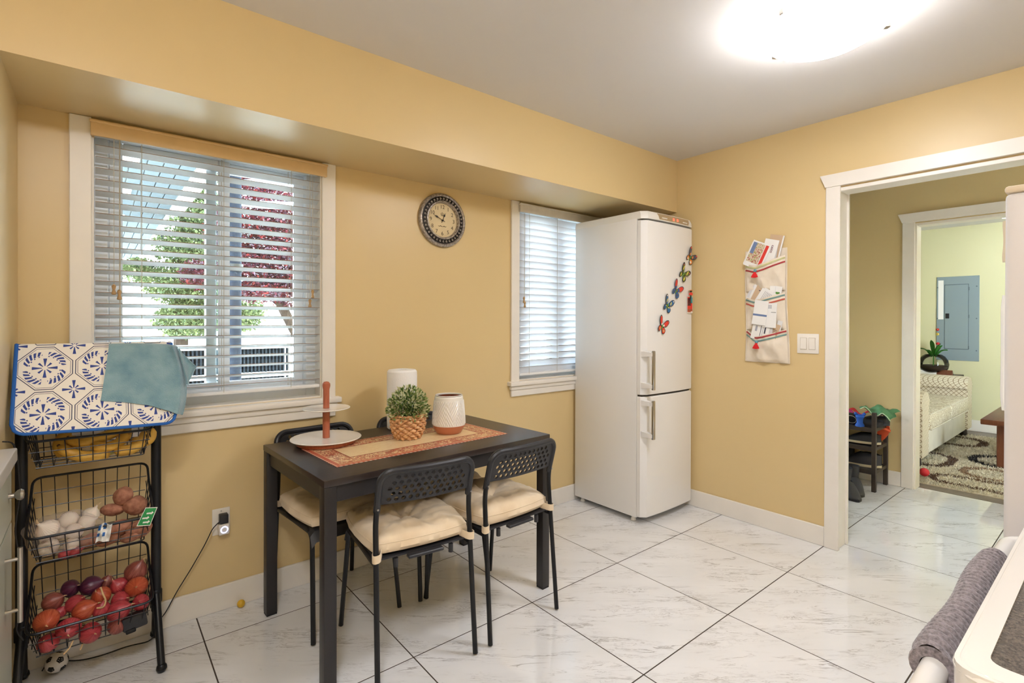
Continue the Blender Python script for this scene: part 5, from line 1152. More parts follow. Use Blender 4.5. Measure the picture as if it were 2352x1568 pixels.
def pocket(k):
    zb, zl, zm_, zr = POCK[k]
    def rim(u): return zl+(zm_-zl)*sm(0, 0.32, u) if u < 0.32 else zm_+(zr-zm_)*((u-0.32)/0.68)**1.25
    def P_(u, v, g=0.0):
        z = zb+(rim(u)-zb)*v; l, r = aw(z); bul = math.sin(PI*min(1, max(0, u)))**0.6
        n = 0.012+0.040*bul*(0.35+0.65*sm(0, 0.9, v))*sm(0, 0.12, v+0.02)+0.006*bul*noise.noise(Vector((u*5, v*4, k*7)))
        n += 0.008*math.sin(u*13+v*5+k)*bul*(1.1-v)+0.006*noise.noise(Vector((u*9, v*3+u*4, k*3)))*bul
        return org(l+0.004+(r-l-0.012)*u, n+g, z)
    p = OP('pocket', MB().grid(30, 26, P_, thick=0.0025), 'canvas')
    for q, mt in enumerate(RIB[k]):
        dz = (0.016+0.024*q) if k != 2 else (0.010+0.020*q)
        def strip(u, v, dz=dz): vv = 1-(dz+0.009*(v-0.5))/(rim(u)-zb); return P_(u, vv, 0.0022)
        OP('ribbon', MB().grid(30, 1, strip, thick=0.001), mt, p)
    if k != 1:
        dz = 0.034; u0 = 0.33; c = P_(u0, 1-dz/(rim(u0)-zb), 0.006)
        kn = blob(0.010, (0.7, 1, 1), k, 0.08, 12, 8); kn.xf(Matrix.Translation(c)); OP('tassel_knot', kn, 'knot_teal', p)
        tl = MB()
        for q in range(9):
            f = (q-4)/4; tl.tube([c+Vector((-0.002, 0, -0.006)), c+Vector((-0.008, -f*0.010, -0.022)), c+Vector((-0.009, -f*0.020, -0.044+0.004*f*f))], [0.003, 0.0034, 0.0026], 5)
        o = OP('tassel_fringe', tl, 'tassel_red', p); o['kind'] = 'stuff'
for k in range(3): pocket(k)
pm('paper_white', (240, 238, 234), 0.7); pm('paper_grey', (216, 214, 214), 0.7); pm('paper_tan', (206, 178, 146), 0.75); pm('ink', (70, 70, 84), 0.7); pm('ink_soft', (170, 170, 178), 0.7); pm('print_red', (222, 60, 50), 0.5); pm('print_green', (96, 150, 60), 0.6); pm('print_blue', (110, 130, 170), 0.6); pm('print_maroon', (130, 50, 70), 0.6)
t = NT('print_photo'); v = t.coord(); t.base(t.ramp(t.noise(v, 70, 4, 0.7), [(0.3, rgb(60, 46, 36)), (0.42, rgb(176, 90, 60)), (0.5, rgb(232, 222, 200)), (0.6, rgb(150, 140, 60)), (0.72, rgb(190, 170, 96))])); t['Roughness'] = 0.4
def letter(name, label, cat, u, v, w_, h_, rot, n, mat, prints=(), words=None):
    p = at(u, v, 0, XR-n); o = thing(name, label, cat, p, group='mail in the fabric organizer', rot=(math.radians(rot)*-1, 0, 0))
    # local: +y is to the viewer's left, x towards the wall; rotation about x turns it in the wall plane
    MB().box(-0.0009, 0.0009, -w_/2, w_/2, -h_/2, h_/2).build('sheet', M[mat], o)
    for k, (a0, a1, b0, b1, mt) in enumerate(prints):
        MB().box(-0.0012-0.0002*k, -0.0008, w_/2-a1*w_, w_/2-a0*w_, -h_/2+b0*h_, -h_/2+b1*h_).build('print', M[mt], o)
    if words:
        txt, size, fa, fb, mt, tr = words
        link('lettering', text_mesh(txt, size, M[mt], 0.0001), o, (-0.0022, w_/2-fa*w_, -h_/2+fb*h_), (PI/2, tr, -PI/2))
LN = lambda a0, a1, rows, z0=0.2, z1=0.85, mt='ink_soft': [(a0, a1, z0+(z1-z0)*k/rows, z0+(z1-z0)*k/rows+0.02, mt) for k in range(rows)]
VL = lambda a, n_, b0=0.15, b1=0.8: [(a+0.09*k, a+0.09*k+0.016, b0, b1, 'ink') for k in range(n_)]
letter('envelope', 'tan envelope with a dark block letter at the top of the organizer', 'envelope', 1777, 577, 0.085, 0.200, -14, 0.016, 'paper_tan', [(0.9, 1.0, 0.2, 1.0, 'paper_white')], ('E', 0.034, 0.28, 0.70, 'ink', PI/2))
letter('letter_sheet', 'white sheets at the far left of the top pocket', 'letter', 1735, 586, 0.105, 0.150, -26, 0.022, 'paper_white', [(0.03, 0.1, 0.2, 0.7, 'print_blue')])
letter('envelope', 'white envelope with maroon sideways lettering in the top pocket', 'envelope', 1765, 583, 0.085, 0.180, -16, 0.028, 'paper_white', (), ('caico', 0.024, 0.66, 0.68, 'print_maroon', PI/2))
letter('letter_sheet', 'narrow white slip beside the tan envelope', 'letter', 1774, 590, 0.045, 0.130, -9, 0.021, 'paper_grey')
letter('magazine', 'colourful farm photo brochure with a red band in the top pocket', 'brochure', 1739, 586, 0.120, 0.165, -25, 0.034, 'paper_white', [(0.06, 0.70, 0.18, 0.94, 'print_photo'), (0.06, 0.26, 0.5, 0.94, 'print_blue'), (0.74, 0.90, 0.05, 0.95, 'print_red')])
letter('letter_sheet', 'white letter leaning at the back of the middle pocket', 'letter', 1742, 674, 0.120, 0.120, -26, 0.018, 'paper_white', LN(0.3, 0.62, 3, 0.55, 0.75)+[(0.0, 0.14, 0.1, 0.8, 'paper_grey')])
letter('envelope', 'tan windowed envelope in the middle pocket', 'envelope', 1752, 677, 0.115, 0.115, -27, 0.024, 'paper_tan', [(0.2, 0.5, 0.62, 0.66, 'ink'), (0.7, 0.9, 0.82, 0.92, 'print_green'), (0.9, 0.98, 0.9, 0.98, 'ink')])
letter('leaflet', 'leaflet with a green plant at the right of the middle pocket', 'leaflet', 1786, 678, 0.040, 0.110, -10, 0.022, 'paper_white', [(0.15, 0.75, 0.35, 0.68, 'print_green'), (0.05, 0.6, 0.25, 0.38, 'print_photo')])
letter('card', 'small white cards in the middle pocket', 'card', 1774, 676, 0.034, 0.105, -4, 0.028, 'paper_white', [(0.0, 1.0, 0.62, 0.64, 'paper_grey')])
letter('letter_sheet', 'white letter with slanting printed lines in the middle pocket', 'letter', 1757, 685, 0.095, 0.115, -33, 0.034, 'paper_white', VL(0.28, 6, 0.2, 0.85))
letter('envelope', 'plain white envelope with a grey bar standing in the bottom pocket', 'envelope', 1746, 718, 0.085, 0.150, -8, 0.058, 'paper_white', [(0.0, 1.0, 0.36, 0.44, 'print_blue')])
letter('envelope', 'addressed white envelope behind the plain one', 'envelope', 1768, 724, 0.080, 0.150, -3, 0.052, 'paper_white', LN(0.15, 0.62, 4, 0.78, 0.93, 'ink_soft')+[(0.6, 0.95, 0.62, 0.635, 'ink')])
letter('letter_sheet', 'folded white papers lying across the bottom pocket', 'letter', 1752, 752, 0.120, 0.090, -6, 0.042, 'paper_grey', [(0.02, 0.9, 0.86, 0.9, 'ink_soft')])
letter('envelope', 'torn tan envelope in the bottom pocket', 'envelope', 1772, 760, 0.080, 0.100, -20, 0.040, 'paper_tan', LN(0.4, 0.9, 4, 0.35, 0.7, 'ink'))
letter('envelope', 'white envelope edge at the right of the bottom pocket', 'envelope', 1788, 757, 0.028, 0.110, -12, 0.034, 'paper_white')
letter('letter_sheet', 'printed bill with bold headings in the bottom pocket', 'letter', 1746, 762, 0.105, 0.100, -12, 0.046, 'paper_white', [(0.18, 0.3, 0.5, 0.85, 'ink_soft'), (0.5, 0.53, 0.2, 0.9, 'ink'), (0.62, 0.64, 0.2, 0.9, 'ink_soft'), (0.72, 0.8, 0.45, 0.92, 'ink')])
# ------------------------------------------------------------------ hall shoe rack and shoes
pm('rack_wood', (58, 48, 40), 0.5, var=0.15, vscale=12); pm('shelf_dark', (44, 42, 44), 0.5)
sx0, sx1, sy0, sy1 = 4.545, 4.855, 1.235, 1.93
e = thing('shoe_rack', 'dark wooden three-shelf shoe rack in the hall', 'shoe rack', (sx0, sy0, 0))
def HP(nm, mb, mat, par=None): mb.xf(Matrix.Translation((-sx0, -sy0, 0))); return mb.build(nm, M[mat], par or e)
for x in (sx0, sx1-0.028):
    for y in (sy0, sy1-0.028): HP('leg', MB().box(x, x+0.028, y, y+0.028, 0, 0.60, 0.002, 1), 'rack_wood')
for y in (sy0, sy1-0.028):
    for z in (0.565, 0.455, 0.31, 0.135): HP('rail', MB().box(sx0+0.028, sx1-0.028, y+0.004, y+0.024, z, z+0.026, 0.001, 1), 'rack_wood')
for z in (0.47, 0.325, 0.15):
    HP('shelf', MB().box(sx0+0.02, sx1-0.02, sy0+0.02, sy1-0.02, z, z+0.01), 'shelf_dark'); HP('rail', MB().box(sx0+0.004, sx0+0.022, sy0+0.028, sy1-0.028, z-0.02, z+0.012, 0.001, 1), 'rack_wood')
HS = [0.48, 0.335, 0.16]
def shoe(label, x, y, z, rz, L, hgt, upper, sole, open_=True, kind='shoe', shaft=0.0):
    """shoe pointing along local +x"""
    o = thing(kind, label, kind, (x, y, z), rz, 'footwear on the hall shoe rack')
    W = L*0.19; n = 16
    def half(t): return W*(0.62+0.5*math.sin(PI*min(1, max(0, (t-0.05)/1.0))**0.8)-0.25*sm(0.86, 1, t)-0.12*sm(0.12, 0, t))*(0.35+0.65*sm(-0.02, 0.08, t)*sm(1.02, 0.9, t))
    ol = [(L*(k/n-0.5), half(k/n)) for k in range(n+1)]+[(L*(k/n-0.5), -half(k/n)) for k in range(n, -1, -1)]
    MB().plate(ol, t=L*0.07, fn=lambda a, b, c: (a, b, c)).build('sole', M[sole], o, 30)
    def top(t): return hgt*(0.95*sm(1.02, 0.35, t)*(1-0.15*sm(0.25, 0.0, t))+0.32*sm(1.0, 0.7, t)*0.6+0.08)
    def up(u, v):
        t = u; a = PI*v; w_ = half(t)*0.96; hh = top(t); x_ = L*(t-0.5)
        zz = L*0.06+hh*math.sin(a)**0.7
        if open_ and t < 0.5 and 0.3 < v < 0.7: zz -= hh*0.75*sm(0.5, 0.4, t)*sm(0.02, 0.08, t)*sm(0.3, 0.36, v)*sm(0.7, 0.64, v)
        return (x_, w_*math.cos(a), zz)
    MB().grid(22, 20, up).build('upper', M[upper], o, 60)
    if shaft:
        MB().lathe([(W*0.85, L*0.3), (W*0.8, shaft*0.6), (W*0.95, shaft), (W*0.85, shaft), (W*0.7, shaft*0.6)], 18, (-L*0.24, 0, 0), fn=lambda a, i: 1+0.08*math.sin(a*2)).build('shaft', M[upper], o, 60)
for nm, c in (('leather_black', (28, 27, 32)), ('sole_cream', (206, 194, 160)), ('suede_grey', (62, 62, 66)), ('suede_dark', (42, 42, 50)), ('toy_pink', (212, 70, 140)), ('toy_red', (206, 40, 50)), ('toy_blue', (34, 92, 190)), ('cloth_green', (84, 138, 92)), ('cloth_edge', (206, 226, 190)), ('orange_foam', (226, 92, 52)), ('strap_brown', (120, 70, 40))): pm(nm, c, 0.6)
shoe('black slipper with a cream sole tilted on the middle shelf', 4.64, 1.355, HS[1]+0.012, 1.75, 0.25, 0.06, 'leather_black', 'sole_cream')
bpy.data.objects[-1] if False else None
shoe('dark shoe behind the slipper on the middle shelf', 4.72, 1.60, HS[1], 2.8, 0.26, 0.07, 'suede_dark', 'leather_black')
shoe('black suede shoe on the lowest shelf', 4.68, 1.37, HS[2], 1.7, 0.27, 0.085, 'suede_dark', 'sole_cream')
shoe('black ankle boot at the back of the lowest shelf', 4.75, 1.56, HS[2], 2.4, 0.27, 0.09, 'leather_black', 'leather_black', shaft=0.15)
shoe('scuffed black shoe on the lowest shelf corner', 4.62, 1.55, HS[2], 2.9, 0.26, 0.08, 'suede_dark', 'leather_black')
shoe('grey suede boot standing on the hall floor', 4.44, 1.34, 0.0, -2.6, 0.26, 0.09, 'suede_grey', 'leather_black', shaft=0.19, kind='boot')
shoe('second grey suede boot half hidden by the door casing', 4.30, 1.335, 0.0, -2.4, 0.26, 0.09, 'suede_grey', 'leather_black', shaft=0.20, kind='boot')
shoe('flat black sandal on the top shelf', 4.66, 1.34, HS[0], 1.7, 0.24, 0.035, 'leather_black', 'leather_black')
shoe('black loafer leaning on the top shelf', 4.74, 1.32, HS[0], 2.0, 0.24, 0.05, 'leather_black', 'suede_dark')
# odds and ends on the top shelf
p = Vector((4.585, at(1956, 964, 0, 4.585).y, HS[0]+0.052)); e = thing('round_case', 'round black disc with a pale ring on the top shelf', 'case', p, rot=(0.2, 1.1, 0.3))
MB().lathe([(0.0, -0.012), (0.040, -0.012), (0.050, -0.004), (0.050, 0.006), (0.042, 0.012), (0, 0.012)], 28).build('shell', M['rubber'], e); MB().tube([(0.034*math.cos(2*PI*k/24), 0.034*math.sin(2*PI*k/24), -0.013) for k in range(24)], 0.0016, 5, closed=True).build('ring', M['paper_grey'], e)
p = Vector((4.575, at(1975, 964, 0, 4.575).y, HS[0])); e = thing('plastic_toy', 'bright blue plastic toy among the shoes on the top shelf', 'toy', p, rot=(0, 0, 0.3))
MB().lathe([(0.032, 0), (0.030, 0.012), (0.020, 0.03), (0.022, 0.06), (0.030, 0.075), (0.028, 0.085), (0.012, 0.092), (0, 0.094)], 20).build('body', M['toy_blue'], e)
for s in (-1, 1): MB().tube([(0, s*0.012, 0.08), (0, s*0.030, 0.098), (0, s*0.026, 0.108)], [0.012, 0.012, 0.006], 8).build('ear', M['toy_blue'], e)
p = Vector((4.64, at(1947, 945, 0, 4.64).y, at(1947, 945, 0, 4.64).z)); e = thing('sunglasses', 'pink sunglasses at the edge of the door casing', 'sunglasses', p, rot=(0.2, 0, 0.2))
MB().tube([(0, 0.035*math.cos(2*PI*k/20), 0.022*math.sin(2*PI*k/20)) for k in range(20)], 0.004, 6, closed=True).build('rim', M['toy_pink'], e); MB().lathe([(0.032, -0.001), (0.032, 0.001)], 20, axis='X').xf(Matrix.Scale(0.65, 4, (0, 0, 1))).build('lens', M['toy_pink'], e); MB().tube([(0, -0.034, 0.01), (0.10, -0.04, -0.02)], 0.003, 6).build('temple', M['toy_pink'], e)
p = Vector((4.68, 1.385, HS[0]+0.085)); e = thing('folded_strap', 'red fabric strap lying on the shoes', 'strap', p)
def strap(u, v): return (0.02*math.sin(u*7), 0.09-0.18*u, 0.018*math.sin(u*9)+0.012*v)
MB().grid(24, 3, lambda u, v: Vector(strap(u, v))+Vector((0.035*v, 0, 0)), thick=0.004).build('strap_band', M['toy_red'], e); MB().box(-0.008, 0.03, 0.085, 0.105, -0.006, 0.012, 0.003, 1).build('buckle', M['strap_brown'], e)
p = Vector((4.68, 1.26, 0.605)); e = thing('green_cloth', 'crumpled green cloth on top of the shoe rack', 'cloth', p)
def clo(u, v):
    y = 0.085-0.195*u; x = -0.11+0.22*v; z = 0.012+0.016*math.sin(u*10+v*5)+0.010*noise.noise(Vector((u*6, v*6, 1)))-0.030*sm(0.7, 1.0, u)-0.03*sm(0.3, 0, v)*sm(0.2, 0.6, u)
    return (x, y+0.012*math.sin(v*12), max(z, 0.0) if 0.2 < u < 0.7 and v > 0.3 else z)
MB().grid(40, 30, clo, thick=0.003).build('cloth_sheet', M['cloth_green'], e); MB().tube([Vector(clo(k/40, 0)) for k in range(41)], 0.003, 5).build('hem', M['cloth_edge'], e)
p = Vector((4.815, 1.262, 0.415)); e = thing('foam_slipper', 'orange foam slipper hanging behind the shoe rack', 'slipper', p, rot=(0.3, 0, 0))
MB().plate([(0.036*math.cos(2*PI*k/20)*(1+0.2*math.sin(2*PI*k/20)), 0.075*math.sin(2*PI*k/20)) for k in range(20)], t=0.015, fn=lambda x, z, y: (y, x, z)).build('sole', M['orange_foam'], e); MB().tube([(-0.004, -0.04, 0.03), (-0.03, 0, 0.04), (-0.004, 0.04, 0.03)], 0.012, 8).build('strap', M['orange_foam'], e)

# ------------------------------------------------------------------ living room
t = NT('lattice_fabric'); g = t.n('ShaderNodeNewGeometry'); c = t.sep(t.coord()); hz = t.math('ADD', c[0], c[1])
d1 = t.math('FRACT', t.math('DIVIDE', t.math('ADD', hz, t.math('MULTIPLY', c[2], 1.0)), 0.045)); d2 = t.math('FRACT', t.math('DIVIDE', t.math('SUBTRACT', t.math('ADD', hz, 9.0), t.math('MULTIPLY', c[2], 1.0)), 0.045))
t.base(t.mix(t.math('MAXIMUM', t.math('LESS_THAN', d1, 0.12), t.math('LESS_THAN', d2, 0.12)), rgb(212, 202, 180), rgb(120, 96, 66))); t['Roughness'] = 0.85
t = NT('grain_fabric'); n1 = t.noise(t.map(t.coord(), scale=(5, 1.4, 5)), 9, 4, 0.6, 3.0); st2 = t.math('SINE', t.math('MULTIPLY', n1, 26)); t.base(t.ramp(t.math('ADD', t.math('MULTIPLY', st2, 0.5), 0.5), [(0.15, rgb(140, 118, 88)), (0.4, rgb(200, 190, 166)), (0.8, rgb(224, 218, 200))])); t['Roughness'] = 0.8
pm('sofa_base', (206, 200, 184), 0.85, var=0.06, vscale=6); pm('dark_wood', (44, 30, 24), 0.4); wood_material('table_wood', (96, 52, 34), (128, 76, 50), 0.35, (2, 14, 2), 5)
SXa, SXb, SYf = 5.56, 7.68, 1.172
so = thing('sofa', 'cream lattice-pattern sofa with patterned cushions in the living room', 'sofa', ((SXa+SXb)/2, SYf, 0))
def LP(nm, mb, mat, par=None, o=None, **k):
    o = o or so; mb.xf(Matrix.Translation(-o.location)); return mb.build(nm, M[mat], par or o, **k)
def arm(x0, x1):
    mb = MB(); ring = []
    for (a, z) in [(x0, 0.10), (x1, 0.10), (x1, 0.55)]+[((x0+x1)/2+(x1-x0)*0.62*math.cos(q), 0.575+0.105*math.sin(q)) for q in [-0.25+(PI+0.5)*k/14 for k in range(15)]]+[(x0, 0.55)]: ring.append((a, z))
    m = len(ring); ys = [SYf, SYf+0.02, 2.05]; vs = []
    cxm = (x0+x1)/2
    for y, s in zip(ys, (0.94, 1.0, 1.0)):
        for a, z in ring: vs.append((cxm+(a-cxm)*s, y, z if s == 1 else 0.1+(z-0.1)*0.985))
    return mb.add(vs, [(i*m+(k+1) % m, i*m+k, (i+1)*m+k, (i+1)*m+(k+1) % m) for i in range(2) for k in range(m)]+[tuple(range(m)), tuple(2*m+k for k in range(m-1, -1, -1))])
LP('arm', arm(SXa, SXa+0.23), 'lattice_fabric'); LP('arm', arm(SXb-0.23, SXb), 'lattice_fabric')
LP('base', MB().box(SXa+0.22, SXb-0.22, SYf+0.02, 2.0, 0.09, 0.31, 0.01, 2), 'sofa_base')
xm = (SXa+SXb)/2
for (a, b) in ((SXa+0.235, xm-0.003), (xm+0.003, SXb-0.235)):
    s_ = LP('seat_cushion', MB().box(a, b, SYf-0.012, 1.82, 0.305, 0.465, 0.035, 4), 'grain_fabric'); LP('piping', MB().tube([(a+0.02, SYf-0.010, 0.318), (b-0.02, SYf-0.010, 0.318)], 0.006, 6).tube([(a+0.02, SYf-0.004, 0.456), (b-0.02, SYf-0.004, 0.456)], 0.006, 6), 'sofa_base', s_)
    LP('back_cushion', MB().box(a, b, 1.72, 1.95, 0.44, 0.85, 0.06, 4), 'grain_fabric')
LP('backrest', MB().box(SXa+0.05, SXb-0.05, 1.9, 2.08, 0.1, 0.86, 0.05, 3), 'lattice_fabric')
for x in (SXa+0.08, SXb-0.1):
    for y in (SYf+0.06, 1.98): LP('foot', MB().lathe([(0.03, 0), (0.04, 0.03), (0.035, 0.1)], 14, (x, y, 0)), 'dark_wood')
# side table with a glass bowl of leaves between sofa and wall
e = thing('side_table', 'low dark side table squeezed behind the sofa arm', 'side table', (7.87, 1.55, 0))
MB().box(-0.17, 0.17, -0.25, 0.25, 0.63, 0.66, 0.004, 1).build('tabletop', M['dark_wood'], e)
for a in (-0.15, 0.15):
    for b in (-0.23, 0.23): MB().box(a-0.015, a+0.015, b-0.015, b+0.015, 0, 0.63).build('leg', M['dark_wood'], e)
bp2 = at(2144, 826, 0, 7.86); e = thing('glass_terrarium', 'round glass bowl planted with a leafy green plant', 'terrarium', Vector((7.86, bp2.y, 0.66)))
glass_pane('clear_glass', (0.95, 0.97, 0.95))
Rb = 0.148
MB().lathe([(0.06, 0.0), (0.11, 0.02), (0.14, 0.07), (Rb, 0.12), (0.138, 0.17), (0.11, 0.215), (0.08, 0.235)], 36, caps=False).build('bowl', M['clear_glass'], e, 60)
MB().lathe([(0.0, 0.012), (0.095, 0.028), (0.130, 0.07), (0.136, 0.095), (0.10, 0.11), (0, 0.105)], 30, fn=lambda a, i: 1+0.04*math.sin(a*5)*(i > 2)).build('soil', M['soil'], e)
def bigleaf(base, tip, w_, mt):
    base, tip = Vector(base), Vector(tip); d = tip-base; sd = d.cross(Vector((0, 0, 1))).normalized()
    def fn(u, v):
        q = base+d*u+Vector((0, 0, 0.03*math.sin(u*PI))); return q+sd*(v*2-1)*w_*math.sin(PI*min(1, u*0.92+0.08))**0.8+Vector((0, 0, 0.012*abs(v*2-1)))
    MB().grid(8, 4, fn, thick=0.001).build('leaf', M[mt], e, 60)
translucent('houseplant', (62, 128, 48), 0.2)
for b_, t_, w_ in (((0, 0, 0.2), (-0.03, 0.13, 0.30), 0.035), ((0, 0, 0.22), (-0.02, 0.02, 0.40), 0.04), ((0, -0.02, 0.22), (-0.03, -0.09, 0.34), 0.035), ((0, -0.02, 0.2), (-0.04, -0.14, 0.29), 0.028), ((0, 0.02, 0.2), (-0.08, 0.06, 0.28), 0.03), ((0, 0, 0.2), (0.04, -0.06, 0.36), 0.03)): bigleaf(b_, t_, w_, 'houseplant')
MB().tube([(0, 0, 0.09), (0.005, 0, 0.2), (-0.01, -0.01, 0.3)], 0.006, 6).build('stem', M['houseplant'], e); blob(0.02, (1, 1, 0.8), 2, 0.1, 12, 8).xf(Matrix.Translation((-0.02, -0.045, 0.37))).build('blossom', M['toy_red'], e)
e = thing('storage_box', 'brown cardboard flap behind the sofa arm', 'box', (7.79, 1.44, 0.66)); MB().add([(-0.05, -0.08, 0), (-0.05, 0.08, 0), (0.0, 0.08, 0.06), (0.0, -0.08, 0.06), (0.05, -0.08, 0), (0.05, 0.08, 0)], [(0, 1, 2, 3), (3, 2, 5, 4), (0, 3, 4), (1, 5, 2), (0, 4, 5, 1)]).build('flap', M['table_wood'], e, 0); MB().box(-0.051, 0.051, -0.081, 0.081, 0, 0.004).build('base_panel', M['table_wood'], e)
e = thing('paper_stack', 'white folded paper on the side table beside the bowl', 'paper', (7.78, 1.60, 0.66)); MB().add([(-0.05, -0.1, 0), (-0.05, 0.1, 0), (0.01, 0.1, 0.07), (0.01, -0.1, 0.07), (0.04, -0.1, 0), (0.04, 0.1, 0)], [(0, 1, 2, 3), (3, 2, 5, 4), (0, 3, 4), (1, 5, 2), (0, 4, 5, 1)]).build('folded_sheet', M['paper_white'], e, 0)
# electric panel
pm('panel_grey', (140, 156, 162), 0.5, metal=0.1); pm('panel_line', (96, 110, 118), 0.6)
p0, p1 = at(2152, 640, 0, XF), at(2249, 830, 0, XF); py0, py1 = p1.y, p0.y; pz0, pz1 = p1.z, at(2250, 632, 0, XF).z
e = thing('breaker_panel', 'grey electrical breaker panel on the green living room wall', 'electric panel', (XF, (py0+py1)/2, (pz0+pz1)/2)); hw, hh = (py1-py0)/2, (pz1-pz0)/2
MB().box(-0.012, 0, -hw, hw, -hh, hh, 0.003, 1).build('cover', M['panel_grey'], e)
dr = MB().box(-0.017, -0.010, -hw*0.50, hw*0.60, -hh*0.72, hh*0.80, 0.003, 1).build('door', M['panel_grey'], e)
MB().box(-0.0125, -0.0115, -hw*0.53, hw*0.63, -hh*0.735, hh*0.815).build('door_gap', M['panel_line'], e)
MB().box(-0.021, -0.016, hw*0.38, hw*0.56, 0.0, hh*0.12, 0.002, 1).build('latch', M['rubber'], dr)
MB().box(-0.0135, -0.0115, hw*0.66, hw*0.92, -hh*0.02, hh*0.92).build('circuit_label', M['paper_white'], e)
for z in (0.7, 0.05, -0.68): MB().box(-0.02, -0.011, -hw*0.56, -hw*0.50, hh*z-0.02, hh*z+0.02, 0.002, 1).build('hinge', M['panel_line'], e)
for y in (-0.88, 0.95):
    for z in (0.75, 0.0, -0.75): MB().lathe([(0.008, 0), (0.006, 0.003), (0, 0.004)], 10, (-0.012, hw*y, hh*z), 'X').build('screw', M['panel_line'], e)
for z, mt in ((-0.27, 'toy_red'), (-0.38, 'bf_yellow')):
    b = blob(0.016, (0.6, 1, 1), 1, 0.1, 10, 8); pz = (pz0+pz1)/2+hh*z; o = thing('panel_magnet', 'tiny red magnet on the breaker panel' if mt == 'toy_red' else 'tiny yellow magnet on the breaker panel', 'magnet', (XF-0.02, (py0+py1)/2+hw*0.93, pz)); b.build('magnet_body', M[mt], o); blob(0.006, (1, 1, 1), 1, 0, 8, 6).xf(Matrix.Translation((-0.01, 0, 0.004))).build('magnet_tip', M['bf_orange'], o)
# coffee table
ct = Vector((5.93, 0.0, 0)); e = thing('coffee_table', 'brown wooden coffee table on the shaggy rug', 'coffee table', ct)
MB().box(0, 1.15, -0.1, 0.85, 0.405, 0.45, 0.006, 2).build('tabletop', M['table_wood'], e)
for x in (0.22, 1.05):
    for y in (0.0, 0.74): MB().box(x-0.03, x+0.03, y-0.03, y+0.03, 0.015, 0.405, 0.004, 1).build('leg', M['table_wood'], e)
# shag rug
def world(u, v): return at(u, v, 2, 0.02)
t = NT('shag'); c = t.sep(t.coord())
wob = t.math('MULTIPLY', t.math('SUBTRACT', t.noise(t.coord(), 30, 2), 0.5), 0.06)
X_ = t.math('ADD', c[0], wob); Y_ = t.math('ADD', c[1], wob)
def ring(x0, x1, y0, y1, r, wd):
    cx, cy, hx, hy = (x0+x1)/2, (y0+y1)/2, (x1-x0)/2-r, (y1-y0)/2-r
    qx = t.math('MAXIMUM', t.math('SUBTRACT', t.math('ABSOLUTE', t.math('SUBTRACT', X_, cx)), hx), 0); qy = t.math('MAXIMUM', t.math('SUBTRACT', t.math('ABSOLUTE', t.math('SUBTRACT', Y_, cy)), hy), 0)
    dd = t.math('SUBTRACT', t.math('SQRT', t.math('ADD', t.math('MULTIPLY', qx, qx), t.math('MULTIPLY', qy, qy))), r)
    return t.math('LESS_THAN', t.math('ABSOLUTE', dd), wd)
base = t.ramp(t.noise(t.coord(), 60, 3), [(0.3, rgb(196, 184, 156)), (0.7, rgb(228, 220, 198))]); col = base
for (x0, x1, y0, y1, r, wd, cc) in ((5.22, 5.50, 0.35, 1.06, 0.13, 0.028, (104, 74, 52)), (5.60, 5.98, 0.30, 0.93, 0.17, 0.03, (150, 120, 92)), (6.14, 6.60, 0.25, 0.96, 0.2, 0.035, (38, 34, 36)), (5.72, 6.30, 1.06, 1.9, 0.2, 0.035, (92, 66, 48)), (6.9, 7.4, 1.0, 1.8, 0.2, 0.04, (100, 72, 50)), (7.0, 7.5, 0.2, 0.85, 0.2, 0.04, (96, 70, 50))):
    col = t.mix(ring(x0, x1, y0, y1, r, wd), col, rgb(*cc))
t.base(col); t['Roughness'] = 1.0; t['Sheen Weight'] = 0.3
rx0, rx1, ry0, ry1 = 5.10, 7.66, -0.35, 1.85
rg = thing('shag_rug', 'cream shaggy rug with brown and black loops', 'rug', (0, 0, 0)); MB().box(rx0, rx1, ry0, ry1, 0.0, 0.008).build('backing', M['shag'], rg)
rr = random.Random(11); tf = MB()
for k in range(26000):
    x = rr.uniform(rx0, rx1); y = rr.uniform(0.2, 1.35) if k % 5 else rr.uniform(ry0, ry1); a = rr.uniform(0, 2*PI); h = rr.uniform(0.018, 0.034); lx, ly = rr.gauss(0, 0.014), rr.gauss(0, 0.014); w_ = 0.006
    tf.add([(x-w_*math.cos(a), y-w_*math.sin(a), 0.006), (x+w_*math.cos(a), y+w_*math.sin(a), 0.006), (x+lx, y+ly, h)], [(0, 1, 2)])
o = tf.build('pile', M['shag'], rg, 0); o['kind'] = 'stuff'
p = at(2123, 1084, 2, 0.055); o = tag(blob(0.034, (1, 1, 1), 0, 0.0, 22, 14).build('red_ball', M['toy_red'], None, 60), 'bright red ball at the rug corner by the sofa foot', 'ball'); o.location = (p.x, p.y, 0.055)
# living room ceiling lamp
t = NT('living_lamp_glass'); t.base(rgb(255, 255, 255)); t['Emission Color'] = rgb(240, 246, 255); t['Emission Strength'] = LIVING_L
q = at(2322, 493, 2, 2.40); e = thing('ceiling_lamp', 'lit round flush lamp on the living room ceiling', 'lamp', (q.x, q.y, ZC))
MB().lathe([(0, -0.065), (0.10, -0.058), (0.15, -0.04), (0.165, -0.02)], 36).build('glass_dome', M['living_lamp_glass'], e); MB().lathe([(0.168, -0.022), (0.172, 0.0)], 36).build('ceiling_plate', M['white_plastic'], e)
